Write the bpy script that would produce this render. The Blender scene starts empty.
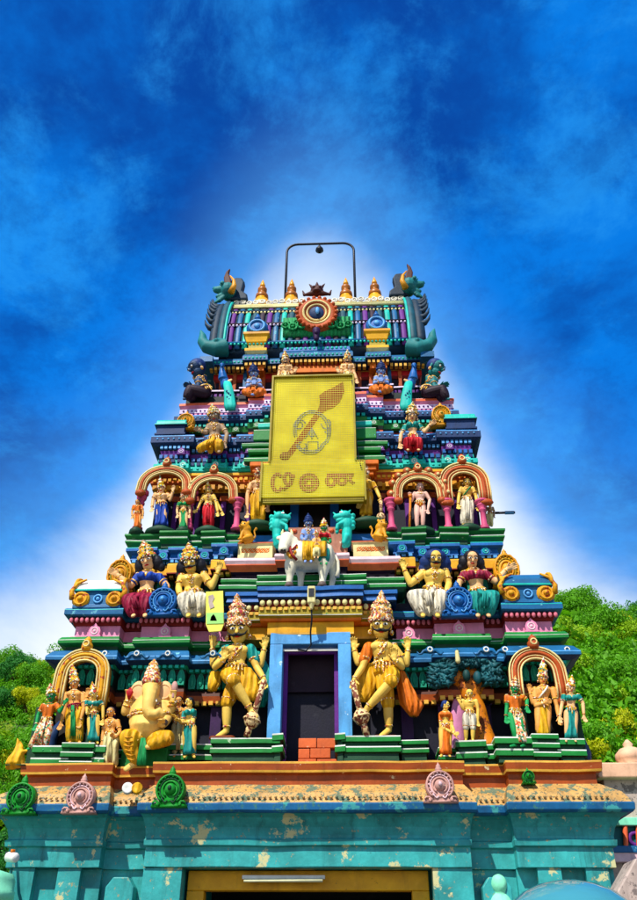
import bpy, bmesh, math, random
from mathutils import Vector, Matrix
random.seed(7)
R = math.radians
scene = bpy.context.scene
COL = scene.collection

# ------------------------------------------------------------------ camera
FPX, PITCH, YAW, ROLL = 800.0, R(34), R(2.5), R(0.3)
CAM = Vector((0.65, 0.0, 1.6))
def _rot(d):
    c, s = math.cos(YAW), math.sin(YAW)
    return Vector((c*d[0]-s*d[1], s*d[0]+c*d[1], d[2]))
_F = _rot((0, math.cos(PITCH), math.sin(PITCH)))
_R0 = _rot((1, 0, 0)); _U0 = _rot((0, -math.sin(PITCH), math.cos(PITCH)))
_RT = _R0*math.cos(ROLL)+_U0*math.sin(ROLL); _UP = _U0*math.cos(ROLL)-_R0*math.sin(ROLL)
def P(px, py, Y):
    """world point at depth Y that the photo shows at pixel (px, py) of 637x900"""
    d = _F+_RT*((px-318.5)/FPX)+_UP*((450-py)/FPX)
    return CAM+d*((Y-CAM.y)/d.y)
def Z(row, Y, px=312): return P(px, row, Y).z
cd = bpy.data.cameras.new('camera'); cam = bpy.data.objects.new('camera', cd); COL.objects.link(cam)
cam.matrix_world = Matrix(((_RT.x, _UP.x, -_F.x, CAM.x), (_RT.y, _UP.y, -_F.y, CAM.y), (_RT.z, _UP.z, -_F.z, CAM.z), (0, 0, 0, 1)))
cd.sensor_width = 36; cd.lens = FPX/900*36; cd.clip_end = 2000; cd.clip_start = .05
scene.camera = cam

# ------------------------------------------------------------------ sky and sun
SUN_EL, SUN_AZ = R(52), R(206)          # azimuth: clockwise from +Y (the view direction); 180 = straight behind the camera
w = bpy.data.worlds.new('World'); scene.world = w; w.use_nodes = True
nt = w.node_tree; N = nt.nodes; L = nt.links; N.clear()
def nd(t, **k):
    n = N.new(t)
    for a, b in k.items(): setattr(n, a, b)
    return n
def mth(op, a, b=None, c=None, clamp=False):
    n = nd('ShaderNodeMath', operation=op, use_clamp=clamp)
    for i, v in enumerate((a, b, c)):
        if v is None: continue
        if isinstance(v, (int, float)): n.inputs[i].default_value = v
        else: L.new(v, n.inputs[i])
    return n.outputs[0]
def mixc(f, a, b, blend='MIX'):
    n = nd('ShaderNodeMix', data_type='RGBA', blend_type=blend)
    for s, v in ((n.inputs['Factor'], f), (n.inputs[6], a), (n.inputs[7], b)):
        if isinstance(v, (int, float)): s.default_value = v
        elif isinstance(v, tuple): s.default_value = (*v, 1)
        else: L.new(v, s)
    return n.outputs[2]
def ramp(v, lo, hi, smooth=True):
    n = nd('ShaderNodeMapRange', interpolation_type='SMOOTHSTEP' if smooth else 'LINEAR')
    L.new(v, n.inputs[0]); n.inputs[1].default_value = lo; n.inputs[2].default_value = hi
    return n.outputs[0]
sky = nd('ShaderNodeTexSky', sky_type='NISHITA', sun_disc=False, sun_elevation=SUN_EL, sun_rotation=SUN_AZ)
sky.air_density = 1.2; sky.dust_density = .6; sky.ozone_density = 3
tc = nd('ShaderNodeTexCoord'); sep = nd('ShaderNodeSeparateXYZ'); L.new(tc.outputs['Generated'], sep.inputs[0])
zz = mth('MAXIMUM', sep.outputs[2], 0.0)
den = mth('ADD', zz, .35)
comb = nd('ShaderNodeCombineXYZ')
L.new(mth('DIVIDE', sep.outputs[0], den), comb.inputs[0]); L.new(mth('DIVIDE', sep.outputs[1], den), comb.inputs[1]); comb.inputs[2].default_value = 3.1
def wnoise(scale, detail=6, rough=.55, dist=0.0, loc=(0, 0, 0)):
    m = nd('ShaderNodeMapping'); m.inputs['Location'].default_value = loc; L.new(comb.outputs[0], m.inputs[0])
    n = nd('ShaderNodeTexNoise'); n.inputs['Scale'].default_value = scale; n.inputs['Detail'].default_value = detail
    n.inputs['Roughness'].default_value = rough; n.inputs['Distortion'].default_value = dist; L.new(m.outputs[0], n.inputs[0])
    return n.outputs['Fac']
big = ramp(wnoise(2.8, 7, .6, .2), .40, .60)
mid = ramp(wnoise(5.5, 9, .68, .25, (3, 1, 0)), .46, .66)
fine = ramp(wnoise(11, 10, .74, .1, (7, 2, 0)), .42, .66)
sky_tint = mixc(1.0, sky.outputs[0], (.016, .115, .19), 'MULTIPLY')     # deep blue air
cloud = mixc(big, (.002, .055, .34), (.002, .19, .76))
cloud = mixc(mth('MULTIPLY', mid, .62), cloud, (.02, .32, .90))
cloud = mixc(mth('MULTIPLY', fine, .42), cloud, (.002, .045, .30))
base = mixc(.93, sky_tint, cloud)
# pale bank of bright cloud low in the sky; the heap behind the tower is a halo added to the colour
el = mth('ARCSINE', sep.outputs[2])
azc = mth('ADD', mth('ARCSINE', sep.outputs[0]), .03)
wob = mth('MULTIPLY', mth('SUBTRACT', wnoise(2.6, 6, .6, .3, (1, 5, 0)), .5), .13)
front = ramp(sep.outputs[1], .0, .4)
heap = mth('MULTIPLY', mth('MULTIPLY', mth('EXPONENT', mth('MULTIPLY', mth('POWER', mth('DIVIDE', azc, .235), 2.0), -1.0)), front), .485)
top = mth('ADD', mth('ADD', heap, .372), wob)
d = mth('SUBTRACT', top, el)
veil = mth('MULTIPLY', ramp(d, -.22, .08), .7)
core = ramp(d, -.03, .11)
col = mixc(veil, base, (.12, .45, 1.0))
col = mixc(core, col, (.86, .93, 1.0))
lp = nd('ShaderNodeBackground'); lp.inputs[1].default_value = .81; L.new(col, lp.inputs[0])
wo = nd('ShaderNodeOutputWorld'); L.new(lp.outputs[0], wo.inputs[0])

sl = bpy.data.lights.new('sun', 'SUN'); sl.energy = 4.6; sl.angle = R(.8); sl.color = (1, .95, .86)
so = bpy.data.objects.new('sun', sl); COL.objects.link(so)
sdir = Vector((math.sin(SUN_AZ)*math.cos(SUN_EL), math.cos(SUN_AZ)*math.cos(SUN_EL), math.sin(SUN_EL)))
so.rotation_euler = sdir.to_track_quat('Z', 'Y').to_euler(); so.location = sdir*60
vs = scene.view_settings; vs.view_transform = 'Standard'; vs.look = 'None'; vs.exposure = 0.42; vs.gamma = 1; vs.use_curve_mapping = False
scene.cycles.use_denoising = True; scene.cycles.max_bounces = 5; scene.cycles.diffuse_bounces = 3

# ------------------------------------------------------------------ materials
MAT = {}
def lin(c): return tuple(((v/255)/12.92 if v/255 <= .04045 else ((v/255+.055)/1.055)**2.4) for v in c)
def paint(name, rgb, rough=.5, var=.28, wear=None, wamt=.0, wscale=5.0, grime=.5, bump=.25, jewel=None, jscale=30, fleck=None, edge=0, folds=0):
    m = bpy.data.materials.new(name); m.use_nodes = True
    t = m.node_tree; n = t.nodes; l = t.links
    b = n['Principled BSDF']; b.inputs['Roughness'].default_value = rough+.12; b.inputs['Specular IOR Level'].default_value = .3
    c = lin(rgb); g_ = sum(c)/3; c = tuple(min(.88, max(.002, g_+(v-g_)*1.22)) for v in c)
    geo = n.new('ShaderNodeNewGeometry')
    def noise(scale, detail, vec=None, rough=.6):
        x = n.new('ShaderNodeTexNoise'); x.inputs['Scale'].default_value = scale; x.inputs['Detail'].default_value = detail; x.inputs['Roughness'].default_value = rough
        l.new(vec or geo.outputs['Position'], x.inputs['Vector']); return x.outputs['Fac']
    def mix(f, a, bb):
        x = n.new('ShaderNodeMix'); x.data_type = 'RGBA'
        for s, v in ((x.inputs[0], f), (x.inputs[6], a), (x.inputs[7], bb)):
            if isinstance(v, (int, float)): s.default_value = v
            elif isinstance(v, tuple): s.default_value = (*v, 1)
            else: l.new(v, s)
        return x.outputs[2]
    def mr(v, lo, hi, a=0., bb=1.):
        x = n.new('ShaderNodeMapRange'); l.new(v, x.inputs[0])
        for i, q in enumerate((lo, hi, a, bb)): x.inputs[i+1].default_value = q
        return x.outputs[0]
    dark = tuple(v*(1-var) for v in c); lite = tuple(min(.92, v*(1+var)+.012*var) for v in c)
    col = mix(mr(noise(2.3, 5), .3, .7), dark, lite)
    col = mix(mr(noise(13, 6, rough=.7), .35, .7, 0, var), col, tuple(v*.62 for v in c))
    col = mix(mr(noise(4.5, 8, rough=.7), .58, .66, 0, var*.7), col, tuple(min(.9, v*1.15+.05) for v in c))
    wv = None
    if folds:
        wv = n.new('ShaderNodeTexWave'); wv.wave_type = 'BANDS'; wv.bands_direction = 'X'; wv.inputs['Scale'].default_value = folds; wv.inputs['Distortion'].default_value = 5; wv.inputs['Detail'].default_value = 3; wv.inputs['Detail Scale'].default_value = .7
        l.new(geo.outputs['Position'], wv.inputs['Vector'])
        col = mix(mr(wv.outputs['Fac'], .0, .28, .5, 0), col, tuple(v*.4 for v in c))  # troughs of the fold bands darkened in the colour, as crease shade
    if jewel:
        v = n.new('ShaderNodeTexVoronoi'); v.inputs['Scale'].default_value = jscale; l.new(geo.outputs['Position'], v.inputs['Vector'])
        sp = n.new('ShaderNodeSeparateColor'); l.new(v.outputs['Color'], sp.inputs[0])
        for k, (jc, th) in enumerate(jewel):
            col = mix(mr(sp.outputs[k % 3], th, th+.02), col, lin(jc))
    if grime:
        mp = n.new('ShaderNodeMapping'); mp.inputs['Scale'].default_value = (7, 7, .9); l.new(geo.outputs['Position'], mp.inputs[0])
        g = mr(noise(1.0, 7, mp.outputs[0], .65), .54, .72, 0, min(.8, grime*1.05))
        col = mix(g, col, tuple(v*.35+.004 for v in c))
    if wear:
        wn = noise(wscale, 9, rough=.68)
        lo = .70-wamt*.3
        col = mix(mr(wn, lo, lo+.03), col, lin(wear))
        wn2 = noise(wscale*4.3, 8, rough=.7); col = mix(mr(wn2, lo+.03, lo+.05), col, tuple(v*.5+.01 for v in lin(wear)))
        l.new(mr(wn, lo, lo+.03, rough, .9), b.inputs['Roughness'])
    if fleck:
        col = mix(mr(noise(17, 6, rough=.7), .64, .68), col, lin(fleck))
    if edge:
        pn = mr(geo.outputs['Pointiness'], .515, .56, 0, edge)
        mu = n.new('ShaderNodeMath'); mu.operation = 'MULTIPLY'; l.new(pn, mu.inputs[0]); l.new(mr(noise(9, 5), .35, .6), mu.inputs[1])
        col = mix(mu.outputs[0], col, tuple(min(.85, v*1.3+.12) for v in c))
    l.new(col, b.inputs['Base Color'])
    if grime:
        sk = mr(noise(30, 5, rough=.65), .64, .71, 0, min(.6, grime)); col2 = mix(sk, col, tuple(v*.25+.006 for v in c)); l.new(col2, b.inputs['Base Color'])
    if bump:
        bp = n.new('ShaderNodeBump'); bp.inputs['Strength'].default_value = bump; bp.inputs['Distance'].default_value = .012
        l.new(noise(28, 6), bp.inputs['Height']); l.new(bp.outputs[0], b.inputs['Normal'])
        if wv:
            b2 = n.new('ShaderNodeBump'); b2.inputs['Strength'].default_value = .8; b2.inputs['Distance'].default_value = .03; l.new(wv.outputs['Fac'], b2.inputs['Height']); l.new(bp.outputs[0], b2.inputs['Normal']); l.new(b2.outputs[0], b.inputs['Normal'])
    MAT[name] = m
    return m
PALE = (205, 196, 150)
paint('teal', (70, 150, 148), wear=(196, 192, 140), wamt=.38, wscale=2.6, grime=.8, var=.4)
paint('teal_dark', (18, 104, 112), wear=(180, 176, 110), wamt=.42, wscale=3.0, grime=.6)
paint('lip_blue', (22, 92, 132), wear=(60, 150, 150), wamt=.5, wscale=3)
paint('sand', (190, 152, 100), wear=(98, 112, 88), wamt=.58, wscale=6, grime=.9, fleck=(86, 136, 126))
paint('brown', (146, 74, 22), wear=(216, 196, 150), wamt=.16, wscale=6, grime=.5)
paint('ochre_line', (214, 168, 92))
paint('brown_dark', (70, 32, 18))
paint('navy_and_shade', (10, 8, 30)); paint('purple', (48, 14, 64)); paint('purple_mid', (96, 48, 120)); paint('plum', (34, 10, 28))  # the first, near-black paint also carries the shade of recessed walls
paint('blue', (20, 96, 156), wear=(130, 180, 210), wamt=.12); paint('blue_deep', (10, 50, 90)); paint('sky_blue', (104, 160, 208), wear=(190, 220, 240), wamt=.2)
paint('steel_blue', (24, 92, 132), wear=(110, 180, 190), wamt=.25); paint('aqua', (40, 176, 160), wear=(190, 224, 220), wamt=.12); paint('turquoise', (30, 178, 164))
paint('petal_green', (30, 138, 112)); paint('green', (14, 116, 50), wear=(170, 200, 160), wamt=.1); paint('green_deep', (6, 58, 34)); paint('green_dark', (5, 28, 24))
paint('white_line', (226, 232, 216), grime=.2); paint('white', (232, 226, 208), grime=.45); paint('lilac', (214, 200, 222)); paint('cream', (228, 214, 160))
paint('pink', (214, 142, 170), wear=(236, 206, 214), wamt=.12, grime=.45); paint('pink_bead', (206, 120, 132)); paint('pink_column', (190, 90, 120)); paint('salmon', (222, 112, 84), wear=(236, 190, 170), wamt=.15)
paint('pale_pink', (226, 192, 196)); paint('orange', (214, 118, 44)); paint('yellow', (226, 166, 22)); paint('gold', (206, 148, 24), rough=.38); paint('olive', (150, 134, 44), wear=(80, 130, 60), wamt=.3)
paint('red', (168, 24, 30)); paint('red_brown', (128, 38, 26)); paint('terracotta', (168, 84, 52), fleck=(226, 190, 150)); paint('arch_gold', (214, 158, 54), jewel=[((170, 70, 30), .86)], jscale=26)
paint('arch_line', (232, 206, 150)); paint('stone_red', (170, 120, 100), wear=(210, 190, 170), wamt=.3)
paint('skin_yellow', (240, 192, 112), var=.22, grime=.5, bump=.12, rough=.42); paint('skin_tan', (216, 160, 100), var=.22, grime=.5, bump=.12, rough=.45); paint('skin_peach', (232, 182, 136), var=.22, grime=.5, bump=.12, rough=.45)
paint('skin_green', (30, 140, 78), var=.2, grime=.25, bump=.12); paint('skin_blue', (126, 150, 196), var=.2, grime=.3, bump=.12); paint('skin_grey', (150, 128, 104), var=.2, grime=.4, bump=.12); paint('skin_navy', (38, 62, 92), var=.25)
paint('skin_pink', (236, 188, 172), var=.22, grime=.5, bump=.12)
paint('skin_ganesha', (234, 188, 118), var=.22, grime=.5, bump=.14)
paint('cloth_yellow', (226, 168, 24), folds=3.2, var=.3, bump=.3); paint('cloth_white', (222, 214, 192), folds=3.2, var=.15, grime=.5, bump=.35); paint('cloth_teal', (18, 142, 132), folds=3.2, var=.25, bump=.3); paint('cloth_green', (24, 140, 80), folds=3.2, var=.25, bump=.3)
paint('cloth_blue', (24, 70, 150), folds=3.2, var=.3, bump=.3); paint('cloth_red', (186, 36, 58), folds=3.2, var=.25, bump=.3); paint('cloth_maroon', (140, 26, 62), folds=3.2, var=.3, bump=.3); paint('cloth_orange', (226, 124, 44), folds=3.2, var=.25, bump=.3)
paint('cloth_pattern', (226, 190, 140), jewel=[((214, 84, 40), .62), ((40, 120, 80), .8), ((240, 232, 210), .8)], jscale=38, bump=.3); paint('cloth_cream', (232, 214, 160), folds=3.2, bump=.3)
paint('crown_gold', (224, 178, 76), jewel=[((190, 60, 50), .7), ((40, 120, 90), .86), ((250, 238, 206), .72)], jscale=34, rough=.4)
paint('crown_pink', (218, 160, 90), jewel=[((170, 56, 62), .6), ((70, 110, 80), .88), ((246, 226, 190), .7)], jscale=42, rough=.45)
paint('jewel', (216, 170, 60), jewel=[((160, 40, 40), .66), ((240, 230, 200), .76)], jscale=60, rough=.35)
paint('hair_black', (16, 16, 24), grime=0, rough=.4); paint('hair_blue', (24, 50, 100), grime=0); paint('hair_grey', (96, 84, 80)); paint('eye_white', (240, 238, 230), grime=0, var=.02, bump=0); paint('ink', (10, 8, 10), grime=0, bump=0); paint('lip_red', (176, 36, 40), grime=0, bump=0)
paint('shoe', (110, 56, 34)); paint('wood_club', (226, 196, 150), jewel=[((120, 60, 40), .55)], jscale=30)
paint('bark', (206, 128, 62), wear=(120, 58, 26), wamt=.5, wscale=5); paint('trunk_pink', (190, 130, 160)); paint('leaf_blue', (14, 80, 86), var=.5); paint('leaf_teal', (10, 60, 56), var=.4)
paint('teal_wall_dark', (22, 92, 96)); paint('metal_dark', (24, 28, 36), rough=.35, grime=0); paint('metal_white', (225, 225, 215), rough=.4, grime=.1); paint('tube_glow', (240, 236, 190), grime=0)
paint('door_yellow', (222, 164, 18), wear=(120, 80, 20), wamt=.22, grime=.4); paint('inner_dark', (20, 14, 12)); paint('roof_teal', (18, 74, 86), var=.35); paint('roof_dark', (10, 44, 62), var=.4)  # the near-black paint carries the shade inside doorways and niches
paint('finial_gold', (226, 160, 34), rough=.25, grime=.2, bump=.05); paint('finial_dark', (156, 98, 20), rough=.25)
paint('sign_yellow', (242, 216, 70), var=.10, grime=.12, bump=.05); paint('sign_red', (168, 66, 40), var=.2); paint('sign_violet', (150, 70, 60), var=.2); paint('sign_wire', (226, 212, 110), grime=0); paint('sign_line', (112, 116, 130), grime=0, rough=.3)
paint('paper', (240, 226, 120), grime=.1); paint('paper_green', (150, 200, 120), grime=.1); paint('rose', (190, 150, 140), fleck=(240, 220, 210)); paint('bright_green', (18, 124, 44), rough=.4)
paint('beige', (214, 176, 148)); paint('stone_grey', (176, 160, 150), wear=(120, 106, 100), wamt=.4); paint('mint', (140, 216, 180)); paint('brick', (196, 104, 70), fleck=(230, 180, 140))
paint('bull_white', (230, 222, 198), var=.22, grime=.75); paint('makara_green', (20, 110, 110), var=.3)
paint('ground', (92, 84, 74), wear=(70, 64, 56), wamt=.5, wscale=.6)
gl = bpy.data.materials.new('dome_plastic'); gl.use_nodes = True; b_ = gl.node_tree.nodes['Principled BSDF']
b_.inputs['Base Color'].default_value = (.05, .25, .30, 1); b_.inputs['Roughness'].default_value = .08; b_.inputs['Coat Weight'].default_value = .6; MAT['dome_plastic'] = gl

# ------------------------------------------------------------------ mesh helpers
ORG = {}
REMESH = []
def frame(axis, hint=Vector((0, -1, 0))):
    a = axis.normalized()
    x = a.cross(hint)
    if x.length < 1e-3: x = a.cross(Vector((1, 0, 0)))
    x.normalize(); y = x.cross(a).normalized()
    return x, y, a
class MB:
    def __init__(s): s.v = []; s.f = []; s.m = []
    def add(s, vs, fs, m=0):
        o = len(s.v); s.v += [tuple(p) for p in vs]; s.f += [tuple(i+o for i in f) for f in fs]; s.m += [m]*len(fs); return s
    def box(s, x0, x1, y0, y1, z0, z1, m=0):
        v = [(x, y, z) for z in (z0, z1) for y in (y0, y1) for x in (x0, x1)]
        return s.add(v, [(0, 2, 3, 1), (4, 5, 7, 6), (0, 1, 5, 4), (2, 6, 7, 3), (0, 4, 6, 2), (1, 3, 7, 5)], m)
    def rings(s, rs, cap=True, m=0, loop=False):
        n = len(rs[0]); v = [p for r in rs for p in r]; f = []
        k = len(rs)
        for i in range(k if loop else k-1):
            j = (i+1) % k
            for q in range(n):
                q2 = (q+1) % n
                f.append((i*n+q, i*n+q2, j*n+q2, j*n+q))
        if cap and not loop:
            f.append(tuple(reversed(range(n)))); f.append(tuple((k-1)*n+q for q in range(n)))
        return s.add(v, f, m)
    def loft(s, secs, n=14, m=0, ripple=None):
        """secs: (centre, xvec, yvec) ellipses"""
        rs = []
        for i, (c, ax, ay) in enumerate(secs):
            r = []
            for q in range(n):
                t = 2*math.pi*q/n; k = 1.0 if not ripple else 1+ripple(t, i/(len(secs)-1))
                r.append(c+ax*(math.cos(t)*k)+ay*(math.sin(t)*k))
            rs.append(r)
        return s.rings(rs, True, m)
    def limb(s, p0, r0, p1, r1, rm=None, n=12, flat=1.0, m=0, hint=Vector((0, -1, 0))):
        p0 = Vector(p0); p1 = Vector(p1); ax = p1-p0
        if ax.length < 1e-5: ax = Vector((0, 0, 1e-4))
        x, y, a = frame(ax, hint); L_ = ax.length; secs = []
        for t in (-.97, -.75, -.4): secs.append((p0+a*(t*r0), x*r0*math.sqrt(1-t*t), y*r0*flat*math.sqrt(1-t*t)))
        K = 5
        for k in range(K+1):
            t = k/K; r = r0+(r1-r0)*t
            if rm: r = r0*(1-t)*(1-2*t)+rm*4*t*(1-t)+r1*t*(2*t-1)
            secs.append((p0+ax*t, x*r, y*r*flat))
        for t in (.4, .75, .97): secs.append((p1+a*(t*r1), x*r1*math.sqrt(1-t*t), y*r1*flat*math.sqrt(1-t*t)))
        return s.loft(secs, n, m)
    def tube(s, pts, r, n=8, m=0, cap=True):
        pts = [Vector(p) for p in pts]; rs = []
        for i, p in enumerate(pts):
            a = pts[min(i+1, len(pts)-1)]-pts[max(i-1, 0)]
            x, y, _ = frame(a); rr = r(i/(len(pts)-1)) if callable(r) else r
            rs.append([p+x*rr*math.cos(2*math.pi*q/n)+y*rr*math.sin(2*math.pi*q/n) for q in range(n)])
        return s.rings(rs, cap, m)
    def ell(s, c, rx, ry, rz, n=12, k=8, m=0, X=Vector((1, 0, 0)), Y=Vector((0, 1, 0)), Zv=Vector((0, 0, 1))):
        c = Vector(c); secs = []
        for i in range(k+1):
            t = -math.pi/2+math.pi*i/k; t = max(-1.5, min(1.5, t))
            secs.append((c+Zv*(rz*math.sin(t)), X*(rx*math.cos(t)), Y*(ry*math.cos(t))))
        return s.loft(secs, n, m)
    def lathe(s, c, prof, axis=Vector((0, 0, 1)), n=16, m=0, hint=Vector((0, -1, 0))):
        x, y, a = frame(Vector(axis), hint); c = Vector(c)
        return s.loft([(c+a*h, x*max(r, 1e-4), y*max(r, 1e-4)) for r, h in prof], n, m)
    def torus(s, c, R_, r, axis, n=18, k=8, m=0, sx=1.0, sy=1.0, hint=Vector((0, -1, 0))):
        x, y, a = frame(Vector(axis), hint); c = Vector(c); rs = []
        for i in range(n):
            t = 2*math.pi*i/n; d = x*math.cos(t)*sx+y*math.sin(t)*sy; dn = d.normalized()
            rs.append([c+d*R_+dn*r*math.cos(2*math.pi*q/k)+a*r*math.sin(2*math.pi*q/k) for q in range(k)])
        return s.rings(rs, False, m, loop=True)
    def ribbon(s, path, sec, m=0):
        """sweep closed section (a along outward normal, b towards the viewer) along path in an XZ plane"""
        rs = []; n = len(path)
        for i, p in enumerate(path):
            t = path[min(i+1, n-1)]-path[max(i-1, 0)]; nn = Vector((-t.z, 0, t.x)).normalized()
            rs.append([p+nn*a+Vector((0, -1, 0))*b for a, b in sec])
        return s.rings(rs, True, m)
    def prism(s, outline, y0, y1, m=0):
        """outline in (x,z) list, extruded from y0 (front) to y1"""
        n = len(outline); v = [(x, y0, z) for x, z in outline]+[(x, y1, z) for x, z in outline]
        f = [tuple(range(n)), tuple(reversed(range(n, 2*n)))]+[(i, i+n, (i+1) % n+n, (i+1) % n) for i in range(n)]
        return s.add(v, f, m)
    def build(s, name, mats, parent=None, smooth=True, voxel=None, relax=4, bevel=None, angle=None):
        me = bpy.data.meshes.new(name); org = ORG.get(parent.name, Vector()) if parent else Vector()
        me.from_pydata([(a-org.x, b-org.y, c-org.z) for a, b, c in s.v], [], s.f)
        for k in ([mats] if isinstance(mats, str) else mats): me.materials.append(MAT[k])
        me.polygons.foreach_set('material_index', s.m)
        bm = bmesh.new(); bm.from_mesh(me); bmesh.ops.recalc_face_normals(bm, faces=bm.faces); bm.to_mesh(me); bm.free()
        me.polygons.foreach_set('use_smooth', [smooth]*len(me.polygons))
        o = bpy.data.objects.new(name, me); COL.objects.link(o)
        if parent: o.parent = parent; ORG[o.name] = org
        if voxel:
            md = o.modifiers.new('r', 'REMESH'); md.mode = 'VOXEL'; md.voxel_size = voxel; md.use_smooth_shade = True
            if relax:
                sm = o.modifiers.new('s', 'SMOOTH'); sm.factor = .5; sm.iterations = relax
            REMESH.append(o)
        if bevel:
            md = o.modifiers.new('b', 'BEVEL'); md.width = bevel; md.segments = 2; md.limit_method = 'ANGLE'; md.angle_limit = R(35); REMESH.append(o)
        if angle:
            for p in me.polygons: p.use_smooth = False
        return o
def thing(name, label, cat, loc=(0, 0, 0), group=None):
    o = bpy.data.objects.new(name, None); COL.objects.link(o); o.location = loc; o.empty_display_size = .1
    o['label'] = label; o['category'] = cat
    if group: o['group'] = group
    ORG[o.name] = Vector(loc)
    return o
def structure(o): o['kind'] = 'structure'; return o
# ------------------------------------------------------------------ the tower
tower = thing('temple_tower', 'tall brightly painted tiered temple gateway tower with teal base and barrel roof', 'tower', (0, 14, 0))
YB = 17.0
def M(segs): return mir(segs[1:])+[(-segs[0][1], segs[0][1], segs[0][2])]+segs[1:]
def mir(segs): return [(-b, -a, p) for a, b, p in reversed(segs)]
def hash_(s): return sum(ord(c)*(i+3) for i, c in enumerate(s))
def sweep(name, segs, prof, Y0, yb=YB, parent=None, smooth=False, bevel=.006):
    """prof: (offset, z, material of the strip up to the next point)"""
    rj = random.Random(hash_(name)+len(segs)*7+int(abs(Y0)*100)); mats = []
    for _, _, m in prof:
        if m not in mats: mats.append(m)
    def ring(o):
        p = [(segs[0][0]-o, yb), (segs[0][0]-o, Y0-segs[0][2]-o)]
        for (a, b, q), (a2, b2, q2) in zip(segs, segs[1:]):
            x = b+o*.35 if q > q2 else b-o*.35
            p += [(x, Y0-q-o), (x, Y0-q2-o)]
        p += [(segs[-1][1]+o, Y0-segs[-1][2]-o), (segs[-1][1]+o, yb)]
        q_ = [p[0]]
        for (xa, ya), (xb, yb_), nn in zip(p, p[1:], cuts or [1]*len(p)):
            for k in range(1, nn+1): q_.append((xa+(xb-xa)*k/nn, ya+(yb_-ya)*k/nn))
        return q_
    cuts = None; r0_ = ring(0); cuts = [max(1, min(10, int(abs(b_[0]-a_[0])/.3))) if abs(b_[1]-a_[1]) < 1e-6 else 1 for a_, b_ in zip(r0_, r0_[1:])]
    mb = MB(); v = []; f = []; mi = []
    n = len(ring(0)); jit = [(rj.uniform(-.006, .006), rj.uniform(-.007, .007)) for _ in range(n)]
    for o, z, _ in prof: v += [(x, y+jit[i_][0]+rj.uniform(-.003, .003), z+jit[i_][1]) for i_, (x, y) in enumerate(ring(o))]
    for i in range(len(prof)-1):
        for q in range(n-1):
            f.append((i*n+q, i*n+q+1, (i+1)*n+q+1, (i+1)*n+q)); mi.append(mats.index(prof[i][2]))
    f.append(tuple(range(n))); mi.append(mats.index(prof[0][2]))
    k = len(prof)-1
    f.append(tuple(k*n+q for q in range(n))); mi.append(mats.index(prof[-1][2]))
    mb.v = v; mb.f = f; mb.m = mi
    return mb.build(name, mats, parent or tower, smooth=smooth, bevel=bevel)
def rowprof(pts, Yr): return [(o, Z(r, Yr), m) for o, r, m in pts]
PET = {}
def beads(name, segs, Y0, off, z, step, rx, rz, mat, parent=None, shape='bead'):
    mb = MB(); k_ = 0
    for a, b, q in segs:
        n = max(1, int(round((b-a)/step)))
        for i in range(n):
            x = a+(i+.5)*(b-a)/n; y = Y0-q-off
            if shape == 'bead': mb.ell((x, y, z), rx, rx*.8, rz, 8, 5); continue
            key = (rx, rz, mat)
            if key not in PET:
                pb = MB(); pb.prism([(-rx, -rz), (rx, -rz), (rx*1.15, rz*.1), (rx*.6, rz*.75), (0, rz), (-rx*.6, rz*.75), (-rx*1.15, rz*.1)], -.02, .05); pb.ell((0, -.02, -rz*.05), rx*.75, .03, rz*.75, 8, 6)
                PET[key] = pb.build('petal', mat, None, smooth=False); o = PET[key]
            else: o = PET[key].copy(); COL.objects.link(o)
            o.parent = parent or tower; o.location = Vector((x, y, z))-ORG[(parent or tower).name]
    if shape != 'bead': return
    o = mb.build(name, mat, parent or tower); o['kind'] = 'stuff'
    return o
def block(name, x0, x1, y0, y1, z0, z1, mat, parent=None, bevel=.008):
    return MB().box(x0, x1, y0, y1, z0, z1).build(name, mat, parent or tower, smooth=False, bevel=bevel)
def dentils(segs, Y0, off, z0, z1_, step, mat, depth=.05, name='dentil_row'):
    mb = MB(); rd = random.Random(int(z0*100))
    for a, b, q in segs:
        n = max(1, int(round((b-a)/step)))
        for i in range(n):
            x = a+(i+.5)*(b-a)/n+rd.uniform(-.004, .004); w_ = (b-a)/n*.3; y = Y0-q-off; dz = rd.uniform(-.006, .006)
            mb.box(x-w_, x+w_, y-depth, y+.04, z0+dz, z1_+dz)
    o = mb.build(name, mat, tower, smooth=False); o['kind'] = 'stuff'
    return o
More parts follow.
